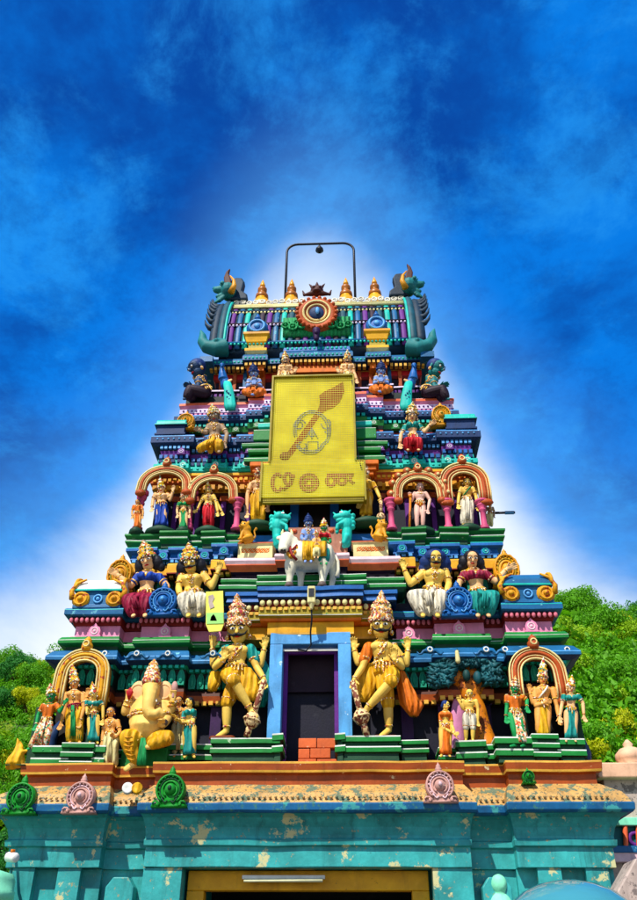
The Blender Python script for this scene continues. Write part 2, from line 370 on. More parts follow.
def kudu(px, row, Y, w, mat, ring, parent=None, name='horseshoe_ornament', tall=1.0, flame=False):
    """horseshoe gable: flared outline with raised rims, low relief inside and a knob on top; w = half width in m"""
    c = P(px, row, Y); mb = MB(); out = []
    for k in range(41):
        t = R(-52+284*k/40); rr = w*(.86+(.05*abs(math.sin(7.05*t)) if flame else 0)); out.append((c.x+rr*math.cos(t), c.z+rr*math.sin(t)*tall))
    out = [(c.x+w*1.08, c.z-w*.98*tall), (c.x+w*1.0, c.z-w*.8*tall)]+out+[(c.x-w*1.0, c.z-w*.8*tall), (c.x-w*1.08, c.z-w*.98*tall)]
    mb.prism(out, c.y+.01, c.y+.16, 0)
    def arc_(q, a0, a1, r_, dy, m): mb.tube([c+Vector((w*q*math.cos(R(a0+(a1-a0)*k/20)), dy, w*q*math.sin(R(a0+(a1-a0)*k/20))*tall)) for k in range(21)], w*r_, 6, m)
    arc_(.8, -55, 235, .07, .0, 0); arc_(.6, -60, 240, .035, .005, 1); arc_(.44, -60, 240, .05, .0, 0)
    mb.ell(c+Vector((0, .01, 0)), w*.34, .06, w*.34*tall, 14, 8, 0); mb.ell(c+Vector((0, -.04, w*.04)), w*.13, .03, w*.15, 10, 6, 1)
    rn = random.Random(int(px))
    for k in range(14):
        t = R(-35+250*k/13); mb.ell(c+Vector((w*.7*math.cos(t), -.0, w*.7*math.sin(t)*tall)), w*.05, .02, w*.05, 6, 4, 1 if k % 2 else 0)
    for s in (-1, 1):
        mb.tube([c+Vector((s*w*(.86-.05*k)*1.0+s*w*.12*math.cos(k*1.1), -.0, -w*.78*tall+w*.13*math.sin(k*1.1))) for k in range(7)], w*.06, 5, 0)
        mb.tube([c+Vector((s*w*(.12+.07*k), -.0, -w*.62*tall-w*.12*math.sin(k*.9))) for k in range(6)], w*.045, 5, 1)
    mb.lathe(c+Vector((0, .07, w*.8*tall)), [(w*.14, 0), (w*.2, w*.08), (w*.22, w*.2), (w*.14, w*.32), (w*.16, w*.38), (w*.07, w*.48), (.002, w*.6)], n=12, m=0)
    return mb.build(name, [mat, ring], parent or tower)

# --- ground storey
bays0 = [(0, 2.19, .25), (2.19, 2.8, 0), (2.8, 4.08, .22)]
zl = Z(867, 11.9)
wallseg = [(1.67, 2.19, .22), (2.19, 2.8, -.06), (2.8, 3.05, .05), (3.05, 3.36, .19), (3.36, 3.68, .05), (3.68, 3.98, .19), (3.98, 4.08, .05)]
for s in (wallseg, mir(wallseg)):
    sweep('gateway_wall', s, [(.06, 0, 'teal_dark'), (.06, .5, 'teal_dark'), (0, .55, 'teal'), (0, zl-.002, 'teal')], 12.15)
sweep('entablature', M(bays0), [(0, zl, 'teal'), (0, Z(847, 11.9), 'teal'), (.05, Z(846, 11.9), 'teal'), (.06, Z(840, 11.9), 'teal'), (.03, Z(839, 11.9), 'teal'), (.03, Z(836, 11.9), 'teal'),
      (.06, Z(828, 11.9), 'teal'), (.14, Z(819, 11.9), 'teal'), (.24, Z(814.5, 11.9), 'teal'), (.24, Z(812, 11.9), 'teal')], 12.15)
sweep('eave', M(bays0), [(.27, Z(814, 11.75), 'lip_blue'), (.3, Z(811, 11.7), 'lip_blue'), (.31, Z(803, 11.6), 'lip_blue'), (.29, Z(802, 11.6), 'sand'), (.2, Z(793, 11.75), 'sand'), (-.02, Z(785, 11.95), 'sand')], 12.15)
sweep('plinth_band', M(bays0), [(-.04, Z(787, 11.95), 'brown'), (-.04, Z(775, 11.95), 'brown'), (.03, Z(773, 11.9), 'ochre_line'), (.04, Z(770.5, 11.9), 'brown'), (.05, Z(764, 11.9), 'ochre_line'), (.05, Z(762, 11.9), 'brown')], 12.15)
z1 = Z(762, 11.9)
# row of little moulded bosses along the eave
beads('eave_beads', M(bays0), 12.15, .285, Z(797, 11.62), .075, .022, .02, 'sand')
# recessed bracket blocks between the pilasters
for s in (-1, 1):
    mb = MB(); x = s*2.5; zt = Z(878, 12.1); y = 11.98
    mb.prism([(x-.19, zt-.55), (x+.19, zt-.55), (x+.19, zt-.12), (x+.10, zt), (x-.10, zt), (x-.19, zt-.12)], y, y+.3)
    mb.box(x-.12, x+.12, y+.03, y+.3, 1.0, zt-.55)
    mb.build('niche_bracket', 'teal', tower, smooth=False, bevel=.015)
# door of the gateway
mb = MB(); zt = Z(871, 12.25)
fr = [(-1.63, -1.40), (1.40, 1.63)]
for a, b in fr: mb.box(a, b, 12.2, 12.4, 0, zt-.24)
mb.box(-1.63, 1.63, 12.2, 12.4, zt-.24, zt)
door = mb.build('door_frame', 'door_yellow', tower, smooth=False, bevel=.012)
for a, b in ((-1.4, -.01), (.01, 1.4)):
    lf = block('door_leaf', a, b, 14.4, 14.48, 0, zt-.24, 'inner_dark')
block('passage_wall', -1.75, 1.75, 14.6, 14.7, 0, zl, 'inner_dark')
zt2 = zt-.02

# --- first storey
block('storey_wall', -3.72, 3.72, 12.9, YB, z1-.02, Z(590, 12.3), 'navy_and_shade', bevel=None)  # recess shade is put into this dark wall colour
Y1 = 12.62
bays1 = [(1.3, 1.98, 0), (1.98, 2.85, .22), (2.85, 3.12, 0), (3.12, 4.0, .27)]
def rp(*pts): return rowprof(pts, 12.38)
for s in (bays1, mir(bays1)):
    sweep('brown_band', s, rp((-.1, 699, 'brown_dark'), (-.04, 697, 'brown'), (-.02, 690, 'brown_dark'), (-.05, 685, 'brown_dark')), Y1)
    sweep('capital_band', s, rp((-.08, 685, 'green_dark'), (-.1, 682, 'green_dark'), (-.02, 667, 'petal_green'), (.06, 664.5, 'petal_green')), Y1)
    beads('petal_row', s, Y1, -.02, Z(675, 12.38), .15, .052, .13, 'petal_green', shape='petal')
    sweep('cornice', s, rp((.08, 664.5, 'blue_deep'), (.2, 662, 'steel_blue'), (.2, 659, 'sky_blue'), (.2, 658, 'steel_blue'), (.12, 652, 'steel_blue'), (.0, 648.5, 'steel_blue')), Y1)
    sweep('green_band', s, rp((-.02, 648.5, 'green_deep'), (-.02, 644.5, 'green'), (.09, 643, 'green'), (.09, 640, 'white_line'), (.092, 639.5, 'green'), (.05, 636, 'green')), Y1)
    sweep('parapet_wall', s, rp((-.1, 636, 'pink'), (-.1, 622, 'pink')), Y1)
    sweep('bead_band', s, rp((-.07, 622, 'red_brown'), (-.02, 615, 'red_brown')), Y1)
    beads('bead_row', s, Y1, .02, Z(618.4, 12.38), .085, .034, .05, 'pink_bead')
    sweep('parapet_slab', s, rp((.05, 615, 'steel_blue'), (.08, 614, 'steel_blue'), (.08, 609.4, 'aqua'), (.08, 608.6, 'blue'), (.06, 607.5, 'steel_blue')), Y1)
z2 = Z(607.5, 12.38)
# small painted ornaments on the cornice
for px in (105, 137, 168, 213, 430, 486, 505, 567):
    r = 654 if px < 320 else 650
    c = P(px, r, 12.2); mb = MB(); mb.ell(c, .07, .03, .065, 10, 6)
    for s in (-1, 1): mb.tube([c+Vector((s*(.03+.035*k), 0, -.035+.035*math.sin(k*1.3))) for k in range(6)], lambda q: .026*(1-q)+.008, 6)
    mb.torus(c+Vector((0, -.03, 0)), .035, .012, (0, -1, 0), 10, 5, 1); mb.build('cornice_crest', ['steel_blue', 'white_line'], tower)
# pilasters of the storey wall
for x in (1.5, 2.08, 2.72, 3.2, 3.62):
    for s in (-1, 1):
        mb = MB(); X = s*x; mb.box(X-.09, X+.09, 12.74, 12.92, z1, Z(700, 12.7)); mb.box(X-.12, X+.12, 12.71, 12.92, Z(706, 12.7), Z(701, 12.7)); mb.box(X-.12, X+.12, 12.71, 12.92, z1, z1+.25)
        mb.build('pilaster', 'purple', tower, smooth=False)
# central doorway of the storey
zd0, zd1 = z1+.18, Z(632, 12.3)
mb = MB()
for s in (-1, 1): mb.box(min(s*.44, s*.645), max(s*.44, s*.645), 12.3, 12.8, zd0-.25, zd1-.2)
mb.box(-.645, .645, 12.3, 12.8, zd1-.2, zd1)
jf = mb.build('door_frame', 'sky_blue', tower, smooth=False, bevel=.012)
MB().box(-.44, .44, 12.36, 12.39, zd1-.29, zd1-.255).build('rail', 'white', jf, smooth=False)
# opening framed in the wall; a dark panel stands in for the shade inside
block('door_shade_panel', -.44, .44, 12.86, 12.9, z1, zd1, 'navy_and_shade', bevel=None)
mb = MB()
for a, b in ((-.44, -.37), (.37, .44)): mb.box(a, b, 12.55, 12.62, z1+.02, zd1-.2)
mb.box(-.37, .37, 12.55, 12.62, zd1-.27, zd1-.2); mb.build('inner_frame', 'purple_mid', tower, smooth=False, bevel=.008)
block('curtain', -.44, .44, 12.78, 12.80, Z(692, 12.78), Z(640, 12.78), 'plum', bevel=None)  # colour darkened to add to the shade inside the doorway
mb = MB(); zb0, zb1 = z1+.02, Z(738, 12.45)
for i in range(3):
    for j in range(2):
        x0 = -.2+j*.31-(i % 2)*.1; block('brick', max(-.17, x0), min(.42, x0+.3), 12.40+.01*((i*2+j) % 3), 12.6, zb0+i*(zb1-zb0)/3, zb0+(i+1)*(zb1-zb0)/3-.012, 'brick')
bc = [(0, .84, .32), (.84, 1.34, .12)]
Yc = 12.5
def rc(*pts): return rowprof(pts, 12.18)
sweep('yellow_lintel', [(-1.25, -.7, -.02), (-.7, .7, .2), (.7, 1.25, -.02)], rc((0, 631.5, 'ochre_line'), (0, 629.5, 'yellow'), (0, 619, 'yellow')), Yc)
sweep('olive_band', M(bc), rc((-.06, 619, 'orange'), (-.06, 616.5, 'olive'), (0, 615, 'white_line'), (0, 614.3, 'olive'), (0, 606.5, 'olive')), Yc)
sweep('bead_band', M(bc), rc((-.04, 606.5, 'red_brown'), (-.02, 599, 'red_brown')), Yc)
beads('bead_row', M(bc), Yc, .01, Z(602.6, 12.18), .115, .045, .055, 'cream')
sweep('blue_slab', M(bc), rc((.03, 599, 'blue_deep'), (.07, 598, 'blue'), (.05, 593, 'blue_deep'), (.09, 592, 'blue'), (.09, 588, 'blue')), Yc)
zbull = Z(588, 12.18)
# --- centre of the second storey: green mouldings, salmon block
bc2 = [(0, .92, .14), (.92, 1.55, 0)]
def rc2(*pts): return rowprof(pts, 12.5)
sweep('green_band', M(bc2), rc2((0, 590, 'green_deep'), (.05, 586, 'green'), (.05, 583, 'white_line'), (.05, 582.3, 'green_deep'), (0, 581, 'green'), (.03, 578.5, 'green'), (.03, 576, 'white_line'), (.03, 575.4, 'green')), 12.62)
bc3 = [(0, .62, .16), (.62, 1.46, 0)]
sweep('salmon_block', M(bc3), rc2((-.1, 576, 'plum'), (-.1, 566.5, 'purple'), (-.02, 565, 'salmon'), (.06, 560, 'salmon'), (.06, 559, 'pale_pink'), (.09, 556, 'pale_pink'), (.07, 553, 'pale_pink')), 12.72)
for s in (-1, 1):
    a, b = sorted((s*.72, s*1.34))
    pl = sweep('patterned_plinth', [(a, b, 0)], [(0, Z(556, 12.75), 'cream'), (0, Z(543, 12.75), 'cream'), (.03, Z(542, 12.75), 'salmon'), (.03, Z(541, 12.75), 'cream')], 12.8, yb=13.2)
    mb = MB(); n = 6
    for i in range(n):
        x = a+.06+(b-a-.12)*(i+.5)/n; z = Z(548.5, 12.75)
        mb.torus((x, 12.8, z), .035, .01, (0, -1, 0), 10, 5); mb.limb((x-.035, 12.8, z-.04), .01, (x+.04, 12.8, z+.045), .008, n=6)
    mb.build('scroll_relief', 'orange', pl)
block('rear_panel', -.62, .62, 13.0, 13.4, Z(560, 13.0), Z(527, 13.0), 'stone_red')
mb = MB()
for i in range(7): mb.ell((-.52+i*.17, 12.99, Z(531, 13)), .05, .03, .04, 8, 5)
mb.build('panel_crest', 'salmon', tower)

# --- second storey sides
Y2 = 13.0
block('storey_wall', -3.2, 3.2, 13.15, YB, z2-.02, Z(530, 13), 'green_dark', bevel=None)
bays2 = [(1.44, 1.78, .2), (1.78, 2.12, 0), (2.12, 2.58, .09), (2.58, 2.84, 0), (2.84, 3.28, .09)]
for s in (bays2, mir(bays2)):
    sweep('yellow_band', s, rowprof(((-.1, 573, 'brown_dark'), (.06, 571.5, 'red_brown'), (.06, 570.3, 'yellow'), (.06, 563, 'ochre_line'), (.06, 562, 'yellow'), (.03, 560.5, 'yellow')), 12.85), Y2)
    sweep('blue_band', s, rowprof(((-.02, 560.5, 'blue_deep'), (.02, 556, 'blue'), (.0, 551, 'blue'), (.10, 549, 'blue'), (.10, 546.2, 'aqua'), (.10, 545.4, 'blue')), 12.85), Y2)
    beads('green_dentil', [(s[0][0], s[-1][1], 0)], Y2, -.12, Z(582, 13), .13, .04, .11, 'green_deep', shape='petal')
# corner shrines on the first parapet: body, scrolls, barrel roof
def corner_shrine(X, zb, w, h, yf, body, roof, scroll, depth=.7, scrolls=True):
    """miniature pavilion: block body, barrel roof with gold edge, volutes at the front corners"""
    o = sweep('corner_shrine', [(X-w*.86, X+w*.86, 0)], [(.03, zb, body), (.03, zb+h*.1, body), (0, zb+h*.12, body), (0, zb+h*.5, body), (.05, zb+h*.54, 'aqua'), (.05, zb+h*.6, body)], yf, yb=yf+depth)
    out = []
    for k in range(13):
        t = math.pi*k/12; out.append((yf+depth/2-(depth/2+.04)*math.cos(t), zb+h*.58+h*.5*math.sin(t)**.8))
    mb = MB(); n = len(out); v = []
    for q, (xx, sc) in enumerate(((-.78, .86), (-.92, 1), (.92, 1), (.78, .86))):
        xo = X+w*(xx if abs(xx) > .8 else math.copysign(1.04, xx))
        v += [(X+w*xx*1.0 if sc == 1 else xo, y, zb+h*.58+(z-zb-h*.58)*sc) for y, z in out]
    order = [1, 2]
    f = [(n+k, n+k+1, 2*n+k+1, 2*n+k) for k in range(n-1)]+[tuple(range(n, 2*n)), tuple(range(3*n-1, 2*n-1, -1)), (n, 2*n, 3*n-1, 2*n-1)]
    vv = v; mb.add(vv[n:3*n], [tuple(k-n for k in q) for q in f]); mb.build('barrel_roof', roof, o, smooth=False, bevel=.012)
    mb = MB(); mb.tube([(X-w*.9, yf+depth/2, zb+h*1.09), (X+w*.9, yf+depth/2, zb+h*1.09)], h*.05, 6); mb.build('ridge', 'red_brown', o)
    for s in (-1, 1) if scrolls else ():
        mb = MB(); mb.tube([(X+s*w*.95, y-.01, z+.01) for y, z in out[:10]], h*.055, 6); mb.build('roof_edge', scroll, o)
        mb = MB(); c = Vector((X+s*w*.66, yf-.02, zb+h*.28))
        mb.lathe(c+Vector((0, .06, 0)), [(h*.25, 0), (h*.27, .05), (h*.22, .09)], (0, -1, 0), 16); mb.torus(c+Vector((0, -.03, 0)), h*.18, h*.04, (0, -1, 0), 16, 6); mb.ell(c+Vector((0, -.04, 0)), h*.09, .05, h*.09, 8, 5)
        mb.tube([c+Vector((s*h*.24, -.02, 0)), c+Vector((s*h*.3, -.02, h*.25)), c+Vector((s*h*.16, -.02, h*.5)), c+Vector((-s*h*.1, -.02, h*.62))], lambda q: h*.07*(1-q)+h*.03, 7)
        mb.build('scroll', scroll, o)
    if scrolls:
        c = Vector((X, yf-.01, zb+h*.3)); mb = MB(); mb.torus(c, h*.12, h*.03, (0, -1, 0), 14, 6); mb.ell(c, h*.06, .03, h*.06, 8, 5); mb.build('rosette', 'sky_blue', o)
    return o
for s in (-1, 1):
    corner_shrine(s*3.56, z2-.005, .43, .56, 12.3, 'steel_blue', 'white' if s < 0 else 'steel_blue', 'arch_gold')

# --- third storey
z3 = Z(545, 12.85)
Y3 = 12.98
p3 = [(1.38, 1.62, -.05), (1.62, 2.02, .12), (2.02, 2.3, -.05), (2.3, 2.78, .12), (2.78, 3.4, .02)]
for s in (p3, mir(p3)):
    sweep('green_pedestal', s, rowprof(((-.03, 545.5, 'green_deep'), (-.03, 541, 'green'), (.05, 538, 'green'), (.05, 536.6, 'white_line'), (.05, 536, 'green_deep'), (.02, 534, 'green'), (.07, 532, 'green'), (.07, 530, 'green')), 12.85), Y3)
block('storey_wall', -3.15, 3.15, 13.5, YB, z3-.1, Z(440, 13.4), 'navy_and_shade', bevel=None)  # dark paint stands in for the shade behind the figures
bays3 = [(1.2, 3.2, 0)]
def r3(*p): return rowprof(p, 13.2)
for s in (bays3, mir(bays3)):
    sweep('bracket_band', s, r3((-.1, 490, 'brown_dark'), (-.06, 487, 'yellow'), (.0, 483, 'yellow'), (.0, 481.5, 'brown'), (.04, 479, 'orange'), (.04, 475, 'terracotta'), (.08, 473, 'yellow'), (.08, 470.5, 'terracotta')), 13.3)
blk = [(1.15, 1.5, .1), (1.5, 1.75, 0), (1.75, 2.15, .12), (2.15, 2.5, 0), (2.5, 3.12, .14)]
blk2 = [(1.05, 1.55, .12), (1.55, 1.72, 0), (1.72, 2.2, .12), (2.2, 2.45, .02), (2.45, 3.22, .14)]
for s in (blk, mir(blk)):
    sweep('aqua_band', s, r3((0, 470, 'turquoise'), (.06, 468, 'turquoise'), (.06, 464, 'turquoise'), (.0, 462.5, 'turquoise'), (.0, 458, 'turquoise')), 13.3)
    sweep('purple_band', s, r3((-.04, 458, 'navy_and_shade'), (-.04, 453, 'purple_mid'), (-.02, 449, 'navy_and_shade'), (-.02, 444, 'navy_and_shade')), 13.3)
for s in (blk2, mir(blk2)):
    sweep('blue_slab', s, r3((.0, 444.5, 'blue_deep'), (.08, 443, 'blue_deep'), (.08, 437, 'sky_blue'), (.08, 436.2, 'blue'), (.06, 435, 'steel_blue')), 13.3)
z4 = Z(435, 13.2)
for s in (blk2, mir(blk2)): beads('slab_beads', s, 13.3, .085, Z(439.5, 13.2), .11, .022, .022, 'sky_blue')
for s in (blk, mir(blk)): beads('aqua_beads', s, 13.3, .06, Z(466, 13.2), .12, .03, .022, 'aqua')
# centre of the third storey: door with blue posts, green eaves, orange brackets
block('door_shade_panel', -.3, .3, 13.35, 13.52, Z(540, 13.3), Z(498, 13.3), 'inner_dark', bevel=None)  # dark panel stands in for the shaded opening
for s in (-1, 1):
    a, b = sorted((s*.3, s*.46)); block('door_post', a, b, 13.2, 13.5, Z(540, 13.2), Z(500, 13.2), 'blue')
    a, b = sorted((s*.5, s*1.25)); sweep('blue_ledge', [(a, b, 0)], [(0, Z(548, 13.0), 'blue_deep'), (.03, Z(540, 13.0), 'blue'), (.03, Z(534, 13.0), 'blue')], 13.05)
    X = s*1.03
    mb = MB(); zt = Z(463, 13.05)
    for (ww, dd, za, zb_) in ((.22, .15, -.11, 0), (.17, .1, -.21, -.11), (.12, .06, -.3, -.21)):
        mb.box(X-ww, X+ww, 13.1-dd, 13.5, zt+za, zt+zb_-.004)
    mb.build('bracket_capital', 'orange', tower, smooth=False, bevel=.02)
    a, b = sorted((s*.8, s*1.28))
    sweep('green_eave', [(a, b, 0)], rowprof(((.02, 463, 'green_deep'), (.1, 461.5, 'green'), (.1, 458.5, 'white_line'), (.1, 458, 'green'), (0, 454, 'green')), 13.05), 13.1)
    c = P(0, 466, 13.05); 
sweep('centre_wall', [(-.8, .8, 0)], [(0, Z(500, 13.25), 'plum'), (0, Z(402, 13.25), 'plum')], 13.25)
for s in (-1, 1):
    corner_shrine(s*2.93, z4-.005, .33, .44, 13.1, 'blue_deep', 'aqua', 'aqua', .6, False)

# --- fourth storey
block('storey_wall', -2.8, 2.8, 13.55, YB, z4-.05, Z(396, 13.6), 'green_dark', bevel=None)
def r4(*p): return rowprof(p, 13.4)
b4 = [(.82, 1.05, .28), (1.05, 1.4, .14), (1.4, 2.85, 0)]
for s in (b4, mir(b4)):
    sweep('red_band', [s[0], s[1], s[2]] if s is b4 else s, r4((-.06, 440, 'red_brown'), (-.06, 437, 'terracotta'), (-.03, 433, 'red_brown'), (-.03, 431, 'red_brown')), 13.5)
    sweep('green_band', s, r4((-.03, 431, 'green_dark'), (.0, 428, 'green'), (.04, 424, 'green_deep'), (.0, 421, 'green_deep')), 13.5)
    sweep('blue_slab', s, r4((.04, 421, 'blue_deep'), (.12, 419, 'blue_deep'), (.12, 414.2, 'sky_blue'), (.12, 413.4, 'blue'), (.08, 412, 'blue')), 13.5)
    sweep('lilac_band', s, r4((.0, 412, 'purple_mid'), (.04, 409, 'lilac'), (.04, 405, 'lilac'), (.0, 404, 'pink'), (.06, 402, 'salmon'), (.06, 399.5, 'pale_pink')), 13.5)
# green and blue stepped slabs beside the sign
for s in (-1, 1):
    for (x0, x1, ra, rb, mt, yf) in ((.8, 1.28, 452, 447, 'green', 13.0), (.8, 1.42, 446, 441, 'green', 13.05), (.8, 1.2, 440, 428, 'green', 13.08), (.8, 1.12, 427, 421, 'aqua', 13.1)):
        a, b = sorted((s*x0, s*x1))
        sweep('stepped_slab', [(a, b, 0)], [(0, Z(ra, yf), mt), (.03, Z(ra-1.2, yf), mt), (.03, Z(rb+1.2, yf), 'white_line'), (.03, Z(rb+.8, yf), mt), (0, Z(rb, yf), mt)], yf+.03, yb=13.9)
z5 = Z(399.5, 13.4)
for s in (b4, mir(b4)): beads('slab_beads', s, 13.5, .125, Z(416.5, 13.4), .1, .022, .022, 'sky_blue'); beads('lilac_beads', s, 13.5, .045, Z(407, 13.4), .09, .022, .02, 'purple_mid')

# --- neck storey under the roof
def r5(*p): return rowprof(p, 13.6)
b5 = [(0, .78, .12), (.78, 1.15, 0), (1.15, 1.65, .1), (1.65, 2.62, 0)]
sweep('navy_band', M(b5), r5((-.02, 402, 'navy_and_shade'), (.02, 399, 'navy_and_shade'), (.02, 395, 'blue_deep'), (-.02, 394, 'navy_and_shade'), (.0, 391, 'navy_and_shade'), (.05, 389.5, 'lilac'), (.05, 388, 'navy_and_shade')), 13.65)
block('neck_wall', -2.28, 2.28, 14.0, 16.0, Z(392, 13.7), Z(350, 13.9), 'plum', bevel=None)
sweep('red_band', [(-2.3, 2.3, 0)], rowprof(((0, 380, 'red_brown'), (.04, 378, 'red'), (.04, 373, 'ochre_line'), (.04, 372, 'red_brown'), (0, 370, 'red_brown')), 13.95), 13.98)
beads('bead_row', [(-2.25, 2.25, 0)], 13.98, .02, Z(367, 13.95), .1, .035, .035, 'lilac')
be = [(0, .78, .2), (.78, 1.12, 0), (1.12, 1.62, .14), (1.62, 2.42, 0)]
sweep('eave', M(be), rowprof(((-.1, 362, 'blue_deep'), (.1, 361, 'steel_blue'), (.1, 357, 'steel_blue'), (.04, 354, 'blue'), (-.05, 352, 'blue')), 13.65), 13.8)
beads('eave_beads', M(be), 13.8, .1, Z(359, 13.65), .09, .03, .03, 'aqua')
# miniature horseshoe crests set along the upper bands
mk_ = {}
def crest(x, y, z, w, mats):
    if mats not in mk_:
        mb = MB(); mb.prism([(-1.2, -1), (1.2, -1), (.9, -.6), (1.0, 0), (.75, .6), (.3, .9), (0, 1.35), (-.3, .9), (-.75, .6), (-1.0, 0), (-.9, -.6)], -.35, .8, 0); mb.torus((0, -.35, -.05), .55, .13, (0, -1, 0), 12, 5, 1); mb.ell((0, -.35, -.05), .25, .2, .25, 8, 5, 1)
        o = mb.build('band_crest', list(mats), None, smooth=False); mk_[mats] = o
    else: o = mk_[mats].copy(); COL.objects.link(o)
    o.parent = tower; o.location = Vector((x, y, z))-ORG[tower.name]; o.scale = (w, .08, w)
for s in (-1, 1):
    for x in (1.35, 1.95, 2.6, 2.98): crest(s*x, 13.14, Z(463, 13.14), .085, ('turquoise', 'white_line'))
    for x in (1.3, 1.95, 2.66): crest(s*x, 13.12, Z(449, 13.12), .075, ('purple_mid', 'lilac'))
    for x in (1.2, 1.65, 2.05, 2.45): crest(s*x, 13.42 if x > 1.4 else 13.28, Z(427.5, 13.4), .07, ('green', 'white_line'))
    for x in (1.58, 1.95, 2.35, 2.7, 3.06): crest(s*x, 12.88 if x > 1.8 else 12.72, Z(553, 12.85), .085, ('blue', 'aqua'))
    for x in (1.6, 2.4, 3.55): crest(s*x, 12.64 if x < 1.9 else (12.44 if x < 3 else 12.39), Z(629, 12.4), .10, ('pink', 'pale_pink'))
    for x in (.9, 1.4, 1.9, 2.3): crest(s*x, 13.62, Z(394.5, 13.62), .06, ('blue_deep', 'lilac'))
for q in (bays1, mir(bays1)):
    dentils(q, Y1, -.04, Z(699.5, 12.38), Z(697.5, 12.38)+.03, .12, 'ochre_line', .03)
    dentils(q, Y1, .02, Z(667.5, 12.38), Z(664.8, 12.38), .1, 'aqua', .05)
    dentils(q, Y1, -.1, Z(640.5, 12.38)+.07, Z(637, 12.38)+.07, .16, 'pale_pink', .02)
for q in (blk, mir(blk)):
    dentils(q, 13.3, -.03, Z(457, 13.2), Z(453.5, 13.2), .11, 'blue', .05); dentils(q, 13.3, -.02, Z(447.5, 13.2), Z(444.8, 13.2), .09, 'sky_blue', .05); dentils(q, 13.3, .0, Z(461.8, 13.2), Z(459, 13.2), .13, 'blue_deep', .04)
for q in (bays3, mir(bays3)): dentils(q, 13.3, .0, Z(486.5, 13.2), Z(482, 13.2), .14, 'gold', .07); dentils(q, 13.3, .04, Z(478, 13.2), Z(475.4, 13.2), .1, 'yellow', .04)
for q in (b4, mir(b4)): dentils(q, 13.5, -.03, Z(436.5, 13.4), Z(433, 13.4), .12, 'orange', .04); dentils(q, 13.5, .02, Z(423.5, 13.4), Z(421, 13.4), .1, 'turquoise', .05); dentils(q, 13.5, .0, Z(411.8, 13.4), Z(409.5, 13.4), .09, 'pink', .04)
for q in (bays2, mir(bays2)): dentils(q, Y2, -.06, Z(574.5, 12.85), Z(572, 12.85), .11, 'ochre_line', .06); dentils(q, Y2, -.0, Z(559.5, 12.85), Z(556.8, 12.85), .1, 'sky_blue', .035)
dentils(M(be), 13.8, -.02, Z(365, 13.65), Z(362.2, 13.65), .1, 'ochre_line', .08); dentils(M(b5), 13.65, .0, Z(394, 13.6), Z(391.5, 13.6), .1, 'purple_mid', .03)
dentils(M(bc), Yc, .0, Z(610, 12.18), Z(607.2, 12.18), .1, 'ochre_line', .03); dentils(M(bc3), 12.72, -.1, Z(575, 12.5), Z(568, 12.5), .17, 'plum', .03)
# small dark niches with pilasters between the seated and standing figures
for s in (-1, 1):
    for X in (1.55, 2.1, 2.75, 3.02):
        sh_ = block('wall_pilaster', s*X-.05, s*X+.05, 13.08, 13.2, z2, Z(574, 13.05), 'petal_green'); block('pilaster_cap', s*X-.08, s*X+.08, 13.04, 13.2, Z(580, 13.05), Z(576.5, 13.05), 'olive')
    for X in (1.3, 1.78, 2.28, 2.72, 3.05):
        block('wall_pilaster', s*X-.045, s*X+.045, 13.42, 13.55, z3, Z(489, 13.3), 'purple_mid'); block('pilaster_cap', s*X-.075, s*X+.075, 13.38, 13.55, Z(497, 13.3), Z(492, 13.3), 'terracotta')
    for X in (.95, 1.2, 1.62, 1.85, 2.15): block('neck_pilaster', s*X-.04, s*X+.04, 13.9, 14.02, Z(392, 13.8), Z(364, 13.8), 'terracotta' if X != 1.62 else 'steel_blue')
# little shrines with a round gable either side of the centre
for s in (-1, 1):
    X = s*1.37
    sh = sweep('roof_shrine', [(X-.2, X+.2, 0)], rowprof(((-.02, 352, 'cream'), (.05, 350, 'yellow'), (.05, 347.5, 'cream'), (-.02, 346, 'olive'), (-.02, 342, 'yellow'), (.03, 340.5, 'yellow'), (.06, 336, 'yellow'), (.1, 334.5, 'gold'), (.1, 332.5, 'yellow'), (0, 331, 'yellow')), 13.6), 13.62, yb=14.6)
    for k, (dx) in enumerate((-.12, .12)):
        bb = block('bracket', X+dx-.07, X+dx+.07, 13.68, 14.0, Z(370, 13.7), Z(364, 13.7), 'orange')
    c = Vector((X, 13.6, Z(326, 13.6)))
    mb = MB(); mb.lathe(c+Vector((0, .3, 0)), [(.2, -.2), (.24, 0), (.25, .28), (.22, .33), (.16, .35)], (0, -1, 0), 20, 0); mb.torus(c+Vector((0, -.06, 0)), .17, .03, (0, -1, 0), 18, 6, 1); mb.ell(c+Vector((0, -.06, 0)), .07, .04, .07, 8, 6, 1)
    mb.lathe(c+Vector((0, 0, .22)), [(.05, 0), (.08, .05), (.05, .1), (.01, .2)], n=10, m=0)
    mb.build('round_gable', ['blue', 'sky_blue'], tower)
# centre bay of the roof: stacked blue petals, green scroll panel and round medallion
for (hw, ra, rb, mt, yf) in ((.62, 372, 366, 'orange', 13.62), (.5, 366, 362.5, 'red', 13.66)):
    block('lintel', -hw, hw, yf, 14.1, Z(ra, yf), Z(rb, yf), mt)
sweep('petal_step', [(-.72, .72, 0)], rowprof(((0, 352, 'steel_blue'), (.04, 350, 'blue'), (.02, 346, 'aqua'), (-.1, 344, 'blue_deep')), 13.6), 13.66, yb=14.4)
sweep('petal_step', [(-.58, .58, 0)], rowprof(((-.1, 344, 'purple'), (-.1, 341, 'blue'), (-.04, 339, 'blue'), (-.06, 335, 'purple'), (-.12, 334, 'green')), 13.6), 13.66, yb=14.4)
beads('bead_row', [(-.7, .7, 0)], 13.66, .03, Z(347.5, 13.6), .1, .035, .04, 'aqua')
